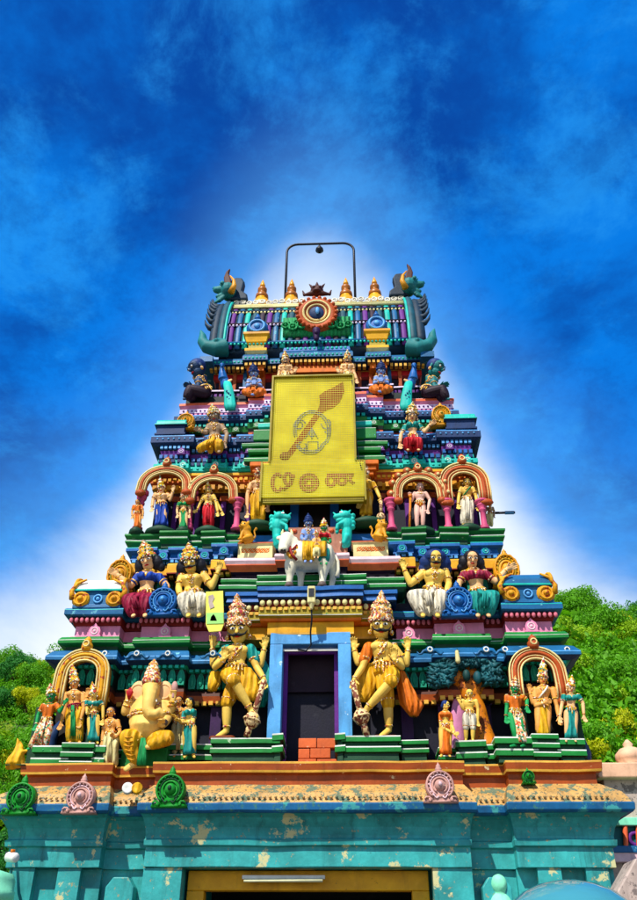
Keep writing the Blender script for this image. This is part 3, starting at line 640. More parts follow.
# barrel roof
XR = 2.08; yc0 = 14.9; a_ = 1.2; ze = Z(353, 13.75); h_ = 2.25
def roofpt(x, t, g=0.0): return Vector((x, yc0-(a_+g)*math.cos(t), ze+(h_+g)*math.sin(t)))
ts = [math.pi*k/24 for k in range(25)]
mb = MB(); v = [roofpt(-XR, t) for t in ts]+[roofpt(XR, t) for t in ts]; n = len(ts)
mb.add(v, [(i, i+1, i+1+n, i+n) for i in range(n-1)]+[tuple(range(n)), tuple(range(2*n-1, n-1, -1)), (0, n, 2*n-1, n-1)])
roof = mb.build('barrel_roof', 'roof_dark', tower)
nr = 24; rw = 2*XR/nr; ribm = {}
for i in range(nr):
    x = -XR+(i+.5)*rw
    key = ('purple_mid', 'roof_teal', 'steel_blue', 'plum', 'aqua')[(min(i, nr-1-i)*2) % 5]
    if key not in ribm:
        mb = MB(); rs = []
        for k in range(13):
            t = .05+1.25*k/12
            rs.append([roofpt(d, t, g)-Vector((0, 0, 0)) for d, g in ((-rw*.34, 0), (-rw*.34, .03), (-rw*.22, .045), (rw*.22, .045), (rw*.34, .03), (rw*.34, 0))])
        mb.rings(rs); ro = mb.build('rib', key, roof); ribm[key] = ro
    else:
        ro = ribm[key].copy(); COL.objects.link(ro); ro.parent = roof
    ro.location = (x, 0, 0)
# ridge cresting: cream rope and white scrolls
tt = 1.08
mb = MB(); c = roofpt(0, tt-.1, .07); mb.tube([(-XR, c.y, c.z), (XR, c.y, c.z)], .05, 8); c = roofpt(0, tt-.19, .07); mb.tube([(-XR, c.y, c.z), (XR, c.y, c.z)], .035, 8)
mb.build('ridge_rope', 'cream', roof)
c = roofpt(0, tt-.02, .03); MB().box(-XR, XR, c.y, c.y+.25, c.z-.06, c.z+.1).build('ridge_band', 'terracotta', roof, smooth=False, bevel=.01)
mb = MB(); c = roofpt(0, tt, .05)
for i in range(26):
    x = -XR+.05+(2*XR-.1)*i/25; zz_ = c.z+.13+.025*math.sin(i*2.1)
    mb.torus((x, c.y-.02, zz_), .06, .022, (0, -1, 0), 10, 5); mb.limb((x-.05, c.y-.02, zz_-.05), .02, (x+.07, c.y-.02, zz_+.05), .015, n=6)
mb.build('ridge_scrolls', 'white', roof)
for tq, nm, mt in ((.12, 'roof_band', 'steel_blue'), (.42, 'roof_band', 'plum'), (.74, 'roof_band', 'roof_dark')):
    mb = MB(); c = roofpt(0, tq, .045); mb.tube([(-XR, c.y, c.z), (XR, c.y, c.z)], .035, 8); mb.build(nm, mt, roof)
    mb = MB(); n_ = 48
    for i in range(n_): mb.ell((-XR+(i+.5)*2*XR/n_, c.y-.03, c.z-.06), .03, .025, .035, 7, 5)
    o = mb.build('roof_beads', 'aqua' if tq < .3 else ('lilac' if tq < .6 else 'cream'), roof); o['kind'] = 'stuff'
# green scroll panel and medallion
mb = MB(); y = 13.58
for s in (-1, 1):
    for k, (dx, dz, r) in enumerate(((.34, .0, .1), (.55, -.04, .09), (.72, .03, .08), (.46, .13, .07), (.64, .14, .06), (.3, -.16, .08), (.5, -.2, .06))):
        cc = (s*dx, y+.02*k, Z(325, 13.6)+dz); mb.torus(cc, r, r*.32, (0, -1, 0), 12, 6); mb.ell(cc, r*.45, .05, r*.45, 8, 5)
mb.box(-.78, .78, y+.06, y+.6, Z(334, 13.6), Z(316, 13.6))
mb.build('scroll_panel', 'cloth_green', roof)
mc = P(317.5, 312, 13.5); mc.x = 0
mb = MB(); ax = Vector((0, -1, -.15))
mb.lathe(mc+Vector((0, .35, 0)), [(.44, -.3), (.47, 0), (.47, .3), (.43, .36), (.3, .37), (.28, .33), (.05, .33)], ax, 32, 0)
for i in range(22):
    t = 2*math.pi*i/22; mb.ell(mc+Vector((.455*math.cos(t), 0, .455*math.sin(t))), .05, .05, .05, 7, 5, 0)
mb.torus(mc, .31, .035, ax, 28, 6, 1); mb.torus(mc+Vector((0, .01, 0)), .22, .025, ax, 24, 6, 1); mb.lathe(mc+Vector((0, .05, 0)), [(.2, 0), (.16, .05), (.05, .06)], ax, 20, 2)
mb.ell(mc+Vector((.02, -.05, 0)), .05, .04, .11, 8, 6, 3)
mb.build('medallion', ['terracotta', 'arch_line', 'blue_deep', 'sky_blue'], roof)
mb = MB(); c = P(318, 338, 13.45); c.x = 0; mb.limb(c+Vector((0, 0, .22)), .09, c+Vector((0, 0, -.02)), .06, n=10); mb.ell(c+Vector((0, -.06, .12)), .05, .05, .06, 8, 6)
mb.build('pendant', 'purple', roof)
# lion face crowning the medallion
c = P(318.5, 291, 13.6); c.x = .0; mb = MB(); mb.ell(c, .16, .12, .17); 
for s in (-1, 1):
    mb.limb(c+Vector((s*.1, 0, .1)), .05, c+Vector((s*.19, 0, .24)), .01, n=8); mb.ell(c+Vector((s*.07, -.1, .04)), .04, .04, .04, 8, 6); mb.limb(c+Vector((s*.12, 0, -.08)), .07, c+Vector((s*.3, .02, -.1)), .03, n=8); mb.limb(c+Vector((s*.3, .02, -.1)), .04, c+Vector((s*.34, .02, .04)), .015, n=8)
mb.limb(c+Vector((0, 0, .12)), .07, c+Vector((0, 0, .3)), .012, n=8); mb.ell(c+Vector((0, -.1, -.08)), .09, .07, .05)
mb.build('lion_face', 'brown_dark', roof, voxel=.014, relax=2)
# end gables: flame-edged horseshoe with horned beast head and base scroll
for s in (-1, 1):
    mb = MB()
    path = []
    for k in range(15):
        t = .02+1.28*k/14; path.append(roofpt(s*(XR+.10), t, .10))
    mb.tube(path, .11, 8); 
    g = mb.build('end_gable', 'roof_teal', roof)
    mb = MB(); path2 = [roofpt(s*(XR+.02), .02+1.2*k/14, .16) for k in range(15)]; mb.tube(path2, .035, 6); mb.build('gable_edge', 'aqua', g)
    mb = MB(); path2 = [roofpt(s*(XR+.27), .05+1.15*k/14, .02) for k in range(15)]; mb.tube(path2, .13, 8)
    for k in range(7):
        t = .34+.72*k/6; b0 = roofpt(s*(XR+.3), t, .05)
        pts = [b0, b0+Vector((s*.12, -.03, .02)), b0+Vector((s*.2, -.05, .12)), b0+Vector((s*.24, -.05, .26))]
        mb.tube(pts, lambda q: .085*(1-q)+.008, 7)
    mb.build('flame_fringe', 'roof_dark', g)
    # makara scroll at the foot
    mb = MB(); b0 = P(226 if s < 0 else 411, 347, 13.6); b0.x = s*2.26
    pts = [b0+Vector((-s*.22, 0, -.02)), b0+Vector((0, -.05, -.1)), b0+Vector((s*.22, -.04, -.02)), b0+Vector((s*.34, 0, .18)), b0+Vector((s*.36, .02, .38)), b0+Vector((s*.42, .02, .56))]
    mb.tube(pts, lambda q: .2*(1-q)**.7+.015, 24); mb.ell(b0+Vector((-s*.05, -.05, -.02)), .24, .18, .2); mb.ell(b0+Vector((-s*.02, -.22, .02)), .05, .04, .05)
    mb.build('corner_makara', 'makara_green', g, voxel=.016)
    # horned beast head on top
    hx = s*2.24; hb = P(0, 300, 14.3); zt = hb.z; y = 14.25
    mb = MB()
    mb.ell((hx, y, zt+.02), .2, .26, .24); mb.limb((hx+s*.08, y-.02, zt+.06), .16, (hx+s*.3, y-.06, zt+.04), .09); mb.limb((hx+s*.3, y-.06, zt+.04), .08, (hx+s*.37, y-.06, zt+.13), .03); mb.limb((hx+s*.08, y, zt-.1), .12, (hx+s*.26, y-.04, zt-.17), .05)
    mb.ell((hx+s*.14, y-.2, zt+.14), .06, .05, .06)
    for k in range(4): mb.limb((hx+s*(.04+.09*k), y-.02, zt+.18-.03*k), .05, (hx+s*(.12+.1*k), y-.02, zt+.31-.06*k), .012, n=8)
    for k in range(3): mb.limb((hx+s*(.1+.05*k), y-.05, zt-.2-.06*k), .06, (hx+s*(.27+.03*k), y-.05, zt-.26-.07*k), .015, n=8)
    for k in range(3): mb.limb((hx+s*(-.02+.08*k), y-.02, zt+.2), .06, (hx+s*(.02+.12*k), y-.02, zt+.44-.07*k), .012, n=8)
    mb.build('beast_head', 'makara_green', g, voxel=.016)
    mb = MB(); q_ = [(-.02, -.14), (-.1, .08), (-.06, .3), (.0, .48), (-.02, .68), (.08, .54), (.12, .36), (.1, .18), (.06, .02)]
    mb.prism([(hx+s*a_2, zt+b_2) for a_2, b_2 in q_], y-.2, y-.1); mb.build('horn', 'brown_dark', g, smooth=False, bevel=.03)
    mb = MB(); pts = [(hx-s*.1, y-.2, zt-.2), (hx-s*.17, y-.22, zt+.02), (hx-s*.14, y-.2, zt+.22), (hx-s*.04, y-.18, zt+.4)]
    mb.tube(pts, lambda q: .07*(1-q)+.015, 10); mb.build('tusk', 'gold', g)
    mb = MB(); mb.prism([(hx-s*.02, zt-.25), (hx-s*.5, zt-.25), (hx-s*.47, zt-.08), (hx-s*.34, zt+.05), (hx-s*.38, zt+.36), (hx-s*.31, zt+.5), (hx-s*.14, zt+.52), (hx-s*.02, zt+.4)], y-.02, y+.2)
    mb.build('mane_crest', 'roof_dark', g, smooth=False, bevel=.04)
    # side slab under the gable
    a, b = sorted((s*2.3, s*2.6)); block('gable_shelf', a, b, 13.5, 15.6, Z(362, 13.6), Z(356.5, 13.6), 'steel_blue')

# --- gold finials on the ridge and the lamp hoop: things of their own
zr = ze+h_
def finial(px, label):
    c = P(px, 296, 14.9); c.z = zr-.02; t = thing('finial', label, 'finial', c, 'gold finials along the roof ridge')
    H = Z(280, 14.9)-zr
    MB().lathe(c, [(.14, 0), (.2, .05*H), (.24, .2*H), (.25, .30*H), (.2, .42*H), (.1, .47*H), (.15, .5*H)], n=20).build('pot', 'finial_gold', t)
    MB().lathe(c, [(.15, .5*H), (.17, .53*H), (.16, .6*H), (.1, .66*H), (.07, .68*H), (.12, .72*H), (.12, .78*H), (.06, .84*H)], n=18).build('ring', 'finial_dark', t)
    MB().lathe(c, [(.06, .84*H), (.075, .88*H), (.05, .95*H), (.004, 1.06*H)], n=12).build('tip', 'finial_gold', t)
finial(262, 'outer left gold pot finial on the roof ridge beside the horned beast')
finial(291.5, 'gold pot finial on the roof ridge just inside the left lamp hoop leg')
finial(346, 'gold pot finial on the roof ridge just inside the right lamp hoop leg')
finial(375, 'outer right gold pot finial on the roof ridge beside the horned beast')
hoop = thing('lamp_hoop', 'dark pipe hoop with a hanging lamp over the roof ridge', 'lamp', (.03, 14.9, zr))
pl_, pr_ = P(285.5, 290, 14.9), P(355, 290, 14.9); zt = Z(244, 14.9); rr = .3
pts = [(pl_.x, 14.9, zr-.1), (pl_.x, 14.9, zt-rr)]+[(pl_.x+rr*(1-math.cos(k*math.pi/12)), 14.9, zt-rr+rr*math.sin(k*math.pi/12)) for k in range(1, 7)]+[(pr_.x-rr*(1-math.cos(k*math.pi/12)), 14.9, zt-rr+rr*math.sin(k*math.pi/12)) for k in range(6, 0, -1)]+[(pr_.x, 14.9, zt-rr), (pr_.x, 14.9, zr-.1)]
MB().tube(pts, .033, 10).build('pipe', 'metal_dark', hoop)
c = P(319.5, 246, 14.9); MB().lathe(c+Vector((0, 0, -.2)), [(.03, -.06), (.05, -.02), (.11, .02), (.1, .08), (.05, .12), (.05, .17), (.02, .22)], n=14).build('lamp', 'metal_dark', hoop)
# ------------------------------------------------------------------ painted figures
def stand(x, yt, yf, lean=0.0, wide=1.0, **ov):
    """template of a frontal standing figure in photo pixels: (px, py, depth towards viewer in body heights)"""
    h = yf-yt
    def q(ox, oy, d=0.0): return (x+ox*h+lean*oy*h, yf-oy*h, d)
    J = dict(top=q(0, 1, 0), chin=q(0, .845, .02), neck=q(0, .83, 0), pel=q(0, .53, 0), shL=q(-.125*wide, .79), shR=q(.125*wide, .79),
             hipL=q(-.06, .5), hipR=q(.06, .5), knL=q(-.07, .27, .03), knR=q(.07, .27, .03), anL=q(-.065, .045, 0), anR=q(.065, .045, 0), toL=q(-.085, .012, .11), toR=q(.085, .012, .11))
    J['arms'] = [('shL', q(-.185*wide, .61, .0), q(-.175*wide, .46, .07), (0, -1, .2)), ('shR', q(.185*wide, .61, .0), q(.175*wide, .46, .07), (0, -1, .2))]
    for k, v in ov.items(): J[k] = v
    J['h'] = h
    return J
def figure(name, label, J, Y, skin='skin_tan', lower=None, lower_kind='dhoti', upper=None, crown=None, crown_h=1.0, hair=None, hair_r=1.0, moustache=False, female=False, bulk=1.0, belt='jewel',
           neck=True, bands=True, group='painted figures on the tower', cat='statue', face=(0, -1, 0), legs=True, hem=None, belly=0.0, beard=None, sash=None, feetmat=None, origin=None, ears=True, hem_w=1.0, parent=None, S=None):
    S = S or (P(J['top'][0], J['top'][1], Y)-P(J['top'][0], J['top'][1]+J['h'], Y)).z
    W = lambda j: P(j[0], j[1], Y-j[2]*S)
    pt = {k: W(v) for k, v in J.items() if k not in ('arms', 'h')}
    base = origin or (pt['anL']+pt['anR'])*.5
    t = parent or thing(name, label, cat, base, group)
    vox = max(.0075, .0056*S)
    up = Vector((0, 0, 1))
    body = MB(); B = bulk*.87
    pel, nk = pt['pel'], pt['neck']; sp = nk-pel
    rt = (pt['shR']-pt['shL']).normalized()
    fw = rt.cross(sp.normalized()).normalized()
    if fw.y > 0: fw = -fw
    def ring(k, rx, ry, o=0.0): return (pel+sp*k+fw*o*S, rt*rx*S*B, fw*ry*S*B)
    wst = .078 if female else .088; ch = .105 if female else .122; hp = .11 if female else .1
    secs = [ring(-.16, .05, .05), ring(-.1, .085, .07), ring(.05, hp, .08, .0), ring(.25, wst+.008+belly, .068+belly, belly*.6), ring(.42, wst+belly*.8, .062+belly*.8, belly*.6), ring(.6, ch*.92, .074, .01), ring(.78, ch, .078, .01), ring(.9, ch*.98, .06), ring(.99, .06, .045), ring(1.05, .038, .038)]
    body.loft(secs, 18)
    if female:
        for s in (-1, 1): body.ell(pel+sp*.72+fw*.07*S*B+rt*s*.052*S, .046*S, .042*S, .046*S, 10, 8)
    elif bulk > 1.05:
        for s in (-1, 1): body.ell(pel+sp*.76+fw*.055*S*B+rt*s*.055*S, .06*S, .035*S, .045*S, 10, 8)
    # head
    hd = pt['top']-pt['chin']; hh = hd.length; c = pt['chin']+hd*.5
    f = Vector(face).normalized(); dn = (CAM-c).normalized(); f = (f+Vector((0, 0, dn.z*.8))).normalized()
    u = hd.normalized(); r = u.cross(-f).normalized(); u = f.cross(r).normalized()
    if u.z < 0: u = -u
    if r.dot(Vector((1, 0, 0))) < 0 and abs(f.x) < .7: r = -r
    body.limb(pt['neck']-sp.normalized()*.03*S, .038*S*B, c-u*.1*hh-f*.08*hh, .035*S*B)
    body.ell(c+u*.13*hh, .37*hh, .43*hh, .38*hh, 14, 10, X=r, Y=f, Zv=u); body.ell(c-u*.2*hh+f*.04*hh, .29*hh, .35*hh, .29*hh, 12, 8, X=r, Y=f, Zv=u)
    body.limb(c+u*.06*hh+f*.38*hh, .045*hh, c-u*.09*hh+f*.47*hh, .075*hh, n=8)
    if ears:
        for s in (-1, 1): body.ell(c+r*s*.38*hh-u*.02*hh, .05*hh, .09*hh, .15*hh, 8, 6, X=r, Y=f, Zv=u)
    # arms
    ub = MB(); arm_ax = []
    for sh, el, ha, fd in J['arms']:
        ps, pe, ph = pt[sh], W(el), W(ha)
        body.limb(ps, .05*S*B, pe, .035*S*B, rm=.045*S*B); body.limb(pe, .036*S*B, ph, .023*S*B, rm=.036*S*B)
        ub.limb(ps, .056*S*B, ps+(pe-ps)*.55, .05*S*B)
        arm_ax.append((ps, pe, ph))
        g = Vector((fd[0], -fd[2], fd[1])).normalized(); nrm = f-g*f.dot(g)
        nrm = nrm.normalized() if nrm.length > .1 else Vector((0, 0, 1)); lat = g.cross(nrm).normalized(); side = 1 if ph.x < pel.x else -1
        k = S*(.95+.1*B)
        body.ell(ph+g*.03*k, .03*k, .014*k, .036*k, 10, 8, X=lat, Y=nrm, Zv=g)
        for i, ln in enumerate((.042, .052, .049, .038)):
            b0 = ph+g*.055*k+lat*(i-1.5)*.0175*k; m0 = b0+g*ln*.6*k+lat*(i-1.5)*.003*k+nrm*.004*k
            body.limb(b0, .0088*k, m0, .0083*k, n=8); body.limb(m0, .0083*k, m0+g*ln*.55*k+nrm*.016*k, .007*k, n=8)
        sd = side*(1 if lat.x*1 > 0 else -1)
        body.limb(ph+g*.012*k+lat*sd*.022*k, .0105*k, ph+g*.045*k+lat*sd*.05*k+nrm*.012*k, .0085*k, n=8)
    # legs
    if legs:
        for s in 'LR':
            h_, k_, a_, o_ = pt['hip'+s], pt['kn'+s], pt['an'+s], pt['to'+s]
            body.limb(h_, .072*S*B, k_, .05*S*B, rm=.068*S*B); body.limb(k_, .05*S*B, a_, .03*S*B, rm=.05*S*B)
            body.limb(a_-Vector((0, 0, .008*S)), .032*S*B, o_, .024*S*B, flat=.7)
    bo = body.build('body', skin, t, voxel=vox, relax=2)
    # face paint
    for s in (-1, 1):
        MB().ell(c+r*s*.155*hh+u*.06*hh+f*.40*hh, .1*hh, .05*hh, .055*hh, 8, 6, X=r, Y=f, Zv=u).build('eye', 'eye_white', bo)
        fe = MB(); fe.ell(c+r*s*.15*hh+u*.06*hh+f*.442*hh, .045*hh, .02*hh, .045*hh, 8, 6, X=r, Y=f, Zv=u); fe.build('pupil', 'ink', bo)
        fe = MB(); fe.tube([c+r*s*.04*hh+u*.15*hh+f*.46*hh, c+r*s*.16*hh+u*.205*hh+f*.43*hh, c+r*s*.30*hh+u*.15*hh+f*.32*hh], .022*hh, 6); fe.build('eyebrow', 'ink', bo)
    MB().ell(c-u*.235*hh+f*.385*hh, .12*hh, .05*hh, .04*hh, 8, 6, X=r, Y=f, Zv=u).build('lips', 'lip_red', bo)
    if moustache:
        mo = MB()
        for s in (-1, 1): mo.tube([c-u*.14*hh+f*.46*hh, c+r*s*.14*hh-u*.2*hh+f*.44*hh, c+r*s*.29*hh-u*.15*hh+f*.36*hh, c+r*s*.38*hh-u*.02*hh+f*.3*hh], lambda q: .062*hh*(1-q)+.014*hh, 7)
        mo.build('moustache', 'ink', bo)
    if beard:
        be_ = MB(); be_.ell(c-u*.42*hh+f*.2*hh, .28*hh, .22*hh, .42*hh, X=r, Y=f, Zv=u); be_.limb(c-u*.5*hh+f*.25*hh, .2*hh, c-u*1.0*hh+f*.25*hh, .06*hh)
        be_.build('beard', beard, t, voxel=vox)
    if hair:
        hb = MB(); hb.ell(c+u*.16*hh-f*.1*hh, .43*hh*hair_r, .44*hh, .42*hh, 14, 9, X=r, Y=f, Zv=u)
        if hair_r > 1.1:
            for s in (-1, 1):
                hb.ell(c+r*s*.42*hh-f*.15*hh-u*.15*hh, .3*hh*hair_r, .3*hh, .42*hh, X=r, Y=f, Zv=u)
                hb.ell(c+r*s*.6*hh-f*.15*hh-u*.45*hh, .2*hh*hair_r, .22*hh, .25*hh, X=r, Y=f, Zv=u)
        elif female: hb.ell(c-u*.1*hh-f*.35*hh, .3*hh, .25*hh, .3*hh, X=r, Y=f, Zv=u)
        hb.build('hair', hair, t, voxel=vox*1.2)
    if crown:
        K = crown_h
        pr = [(.40, -.02), (.45, .02), (.44, .12), (.405, .16), (.42, .3*K), (.37, .34*K), (.40, .42*K), (.36, .6*K), (.29, .64*K), (.32, .72*K), (.25, .9*K), (.17, .95*K), (.19, 1.02*K), (.1, 1.15*K), (.12, 1.2*K), (.03, 1.32*K), (.005, 1.36*K)]
        cb = MB(); cb.lathe(c+u*.2*hh-f*.02*hh, [(a*hh, b*hh) for a, b in pr], u, 18)
        for s in (-1, 1): cb.ell(c+r*s*.42*hh+u*.25*hh, .1*hh, .1*hh, .14*hh, 8, 6, X=r, Y=f, Zv=u)
        cb.ell(c+u*.34*hh+f*.42*hh, .13*hh, .05*hh, .16*hh, 8, 6, X=r, Y=f, Zv=u)
        for rr_, hz in ((.43, .2), (.39, .5*K+.2), (.3, .78*K+.2)):
            for q in range(14):
                a = 2*math.pi*q/14; cb.ell(c+u*hz*hh+r*rr_*hh*math.cos(a)+f*(rr_*math.sin(a)-.02)*hh, .045*hh, .045*hh, .05*hh, 6, 4, X=r, Y=f, Zv=u)
        cb.build('crown', crown, t)
    if neck:
        nb = MB()
        for k, rx, ry, dz in ((.97, .062, .058, 0), (.92, .085, .078, -.02), (.83, .095, .088, -.03)):
            pts = []
            for i in range(13):
                a = math.pi*i/12; pts.append(pel+sp*k+rt*rx*S*B*math.cos(a)+fw*ry*S*B*math.sin(a)+Vector((0, 0, dz*S*math.sin(a)*1.2)))
            nb.tube(pts, .009*S, 6)
        nb.ell(pel+sp*.76+fw*.09*S*B, .018*S, .012*S, .022*S, 8, 6)
        nb.build('necklace', 'jewel', t)
        for s in (-1, 1):
            eb = MB(); eb.ell(c+r*s*.43*hh-u*.24*hh+f*.05*hh, .08*hh, .08*hh, .11*hh, 8, 6, X=r, Y=f, Zv=u); eb.build('earring', 'jewel', t)
    if bands:
        if legs and lower_kind in ('short', 'brief'):
            for s in 'LR': MB().torus(pt['kn'+s].lerp(pt['an'+s], .88), .034*S*B, .010*S, pt['an'+s]-pt['kn'+s], 12, 6).build('anklet', 'jewel', t)
        for s in 'LR':
            eb = MB(); eb.ell(pt['sh'+s]+Vector((0, 0, .035*S*B)), .045*S*B, .045*S*B, .02*S*B, 10, 6); eb.build('shoulder_ornament', 'jewel', t)
        if not upper and not female:
            cb_ = MB()
            for s in (-1, 1): cb_.tube([pel+sp*.95+rt*s*.08*S*B, pel+sp*.78+rt*s*.06*S*B+fw*.082*S*B, pel+sp*.58+fw*.088*S*B], .007*S, 6)
            cb_.torus(pel+sp*.56+fw*.08*S*B, .022*S, .008*S, fw, 10, 5); cb_.build('chest_strap', 'jewel', t)
            MB().ell(pel+sp*.33+fw*(.066+belly)*S*B, .008*S, .006*S, .01*S, 6, 5).build('navel', 'ink', bo)
        for ps, pe, ph in arm_ax:
            MB().torus(ps+(pe-ps)*.55, .045*S*B, .010*S, pe-ps, 14, 6).build('armlet', 'jewel', t)
            MB().torus(pe+(ph-pe)*.86, .027*S*B, .009*S, ph-pe, 12, 6).build('bracelet', 'jewel', t)
    # garments
    if upper:
        vb = MB(); g = 1.07
        k0 = .5 if female else .1
        vb.loft([(pel+sp*k+fw*o*S, rt*rx*S*B*g, fw*ry*S*B*g) for k, rx, ry, o in ((k0, wst*.95, .06, 0), (.6, ch*.92, .076, .01), (.78, ch, .08, .01), (.88, ch*.98, .062, 0), (.93, ch*.7, .05, 0))], 18)
        if female:
            for s in (-1, 1): vb.ell(pel+sp*.72+fw*.075*S+rt*s*.052*S, .05*S, .045*S, .05*S, 10, 8)
        vb.v += [(a, b, cc) for a, b, cc in ub.v]; off = len(vb.v)-len(ub.v); vb.f += [tuple(i+off for i in ff) for ff in ub.f]; vb.m += ub.m
        vb.build('blouse', upper, t, voxel=vox*1.1)
    if lower:
        gb = MB(); G = 1.0
        wz = .18
        if lower_kind == 'skirt':
            hem_c = (pt['anL']+pt['anR'])*.5+Vector((0, -.02*S, .01*S)); w0 = pel+sp*wz
            hw_ = max(.105, (pt['anR']-pt['anL']).length/S*.5+.06)*hem_w
            secs = []
            for i in range(9):
                q = i/8; ww = (wst+.022)*(1-q)+hw_*q+.028*math.sin(math.pi*min(1, q*1.8))
                dd = .082*(1-q)+.085*q
                secs.append((w0.lerp(hem_c, q), rt*ww*S*B, fw*dd*S*B))
            gb.loft(secs, 44, ripple=lambda a, q: .05*q*math.sin(11*a)+.03*q*math.sin(7*a+1))
            go = gb.build('skirt', lower, t)
        else:
            e = .022
            gb.loft([ring(-.2, .05, .06), ring(-.12, .1+e*.3, .085), ring(.05, hp+e*.6, .088+e*.3), ring(wz, wst+belly+e*.8, .072+belly+e*.3, belly*.6)], 18)
            for s in 'LR' if lower_kind != 'brief' else '':
                h_, k_, a_ = pt['hip'+s], pt['kn'+s], pt['an'+s]
                gb.limb(h_, (.076+e*.5)*S*B, k_, (.058+e*.5)*S*B, rm=(.078+e*.5)*S*B)
                if lower_kind == 'dhoti': gb.limb(k_, (.058+e*.5)*S*B, k_.lerp(a_, .86), (.05+e)*S*B, rm=(.055+e)*S*B)
            if lower_kind == 'dhoti':
                mk = (pt['knL']+pt['knR'])*.5; ma = (pt['anL']+pt['anR'])*.5
                bk = fw*(-.05*S if (pt['knL']-pt['hipL']).y < -.12*S else 0)
                gb.limb(pel-sp*.05+fw*.03*S, .055*S*B, mk+bk, .05*S*B, flat=.6); gb.limb(mk+bk, .05*S*B, mk.lerp(ma, .8)+bk, .06*S*B, flat=.45)
            go = gb.build('dhoti', lower, t, voxel=vox*1.05, relax=3)
            if lower_kind == 'short':
                pb = MB()
                for s in 'LR':
                    h_, k_ = pt['hip'+s], pt['kn'+s]
                    pb.torus(k_.lerp(h_, .12), .066*S*B, .011*S, k_-h_, 16, 6); pb.torus(k_.lerp(h_, .3), .074*S*B, .007*S, k_-h_, 16, 6)
                pb.build('hem_band', hem or 'jewel', go)
            if lower_kind == 'dhoti':
                mk = (pt['knL']+pt['knR'])*.5; ma = (pt['anL']+pt['anR'])*.5; pb = MB()
                for i in range(-1, 2):
                    o = rt*i*.022*S
                    pb.tube([pel+sp*.12+fw*.1*S*B+o*.5, pel.lerp(mk, .5)+fw*.1*S*B+o, mk+fw*.09*S*B+o*1.1, mk.lerp(ma, .75)+fw*.085*S*B+o*1.2], .014*S, 6)
                for s in 'LR':
                    k_, a_ = pt['kn'+s], pt['an'+s]; sg = -1 if s == 'L' else 1
                    for i in range(-2, 3):
                        o = rt*i*.021*S*B; dp = fw*(.068*S*B*math.sqrt(max(.1, 1-(i/2.6)**2)))
                        pb.tube([k_+o*.7+dp*.8+Vector((0, 0, .03*S)), k_.lerp(a_, .3)+o+dp, k_.lerp(a_, .62)+o*1.15+dp, k_.lerp(a_, .9)+o*1.3+dp*1.0], .0085*S, 5)
                pb.build('pleat', hem or lower, go)
    if belt:
        if lower:
            tb_ = MB()
            for i in (-2, -1, 0, 1, 2): tb_.limb(pel+sp*.16+rt*i*.035*S*B+fw*(.1-.01*abs(i))*S*B, .012*S, pel+sp*(-.02 if i else -.2)+rt*i*.04*S*B+fw*(.115-.012*abs(i))*S*B, .008*S, n=6)
            tb_.build('girdle_tassel', belt, t)
        MB().torus(pel+sp*(.2 if lower else .1)+fw*belly*.6*S, (wst+belly*.9+.022)*S*B, .014*S, sp, 22, 6, sy=.86, hint=fw).build('belt', belt, t)
    if sash:
        MB().tube([pel+sp*.95+rt*.07*S*B+fw*.03*S, pel+sp*.8+rt*.05*S*B+fw*.092*S*B, pel+sp*.55-rt*.01*S+fw*.085*S*B, pel+sp*.3-rt*.08*S*B+fw*.06*S*B], .014*S, 6).build('sash', sash, t)
    return t, S, pt, W

GRP = 'painted figures on the tower'
# ---- the two door guardians
def guardian(name, label, J, extra):
    return figure(name, label, J, 12.3, skin='skin_yellow', lower='cloth_yellow', lower_kind='short', crown='crown_pink', crown_h=.9, moustache=True, sash='jewel', bulk=1.06, group='door guardians')
JL = dict(h=98, top=(238.5, 619, 0), chin=(238, 643, .03), neck=(238, 645, 0), pel=(236, 672, 0), shL=(226, 650, 0), shR=(250, 650, 0), hipL=(229, 674, .0), hipR=(242, 675, .0),
          knL=(234, 681, .17), anL=(250.5, 709, .1), toL=(256, 717, .14), knR=(227, 703, .02), anR=(226.5, 730, 0), toR=(217, 737, .07),
          arms=[('shL', (213, 664, -.03), (212.5, 647, -.02), (0, 1, .1)), ('shL', (215, 667, .04), (224, 659, .13), (.1, 1, .1)), ('shR', (260.5, 665, -.03), (264.5, 648, -.02), (.1, 1, .1)), ('shR', (256.5, 667, .02), (264, 679, .07), (.1, -1, .2))])
JL['hipL'] = (228, 674, .02); JL['hipR'] = (238, 678, -.02)
gl_, S_, pl_, Wl = guardian('guardian_statue', 'left door guardian statue with moustache, teal cape and club, one leg crossed', JL, None)
JR = dict(h=98, top=(381, 615, 0), chin=(381, 638, .03), neck=(381, 641, 0), pel=(383, 670, 0), shL=(369, 648, 0), shR=(394, 648, 0), hipR=(392, 673, .02), hipL=(383, 677, -.02),
          knR=(391, 682, .17), anR=(366.5, 709, .1), toR=(360.5, 716, .14), knL=(388, 704, .02), anL=(389, 729, 0), toL=(381, 736, .08),
          arms=[('shL', (358, 663, -.03), (354, 649, -.02), (0, 1, .1)), ('shL', (362.5, 667, .02), (354, 680, .07), (-.1, -1, .2)), ('shR', (402, 667, .04), (394.5, 660, .13), (0, 1, .1)), ('shR', (406.5, 664, -.03), (408, 649, -.02), (0, 1, .1))])
gr_, S2_, pr_, Wr = guardian('guardian_statue', 'right door guardian statue with moustache, orange sleeve and hanging orange cloth, one leg crossed', JR, None)
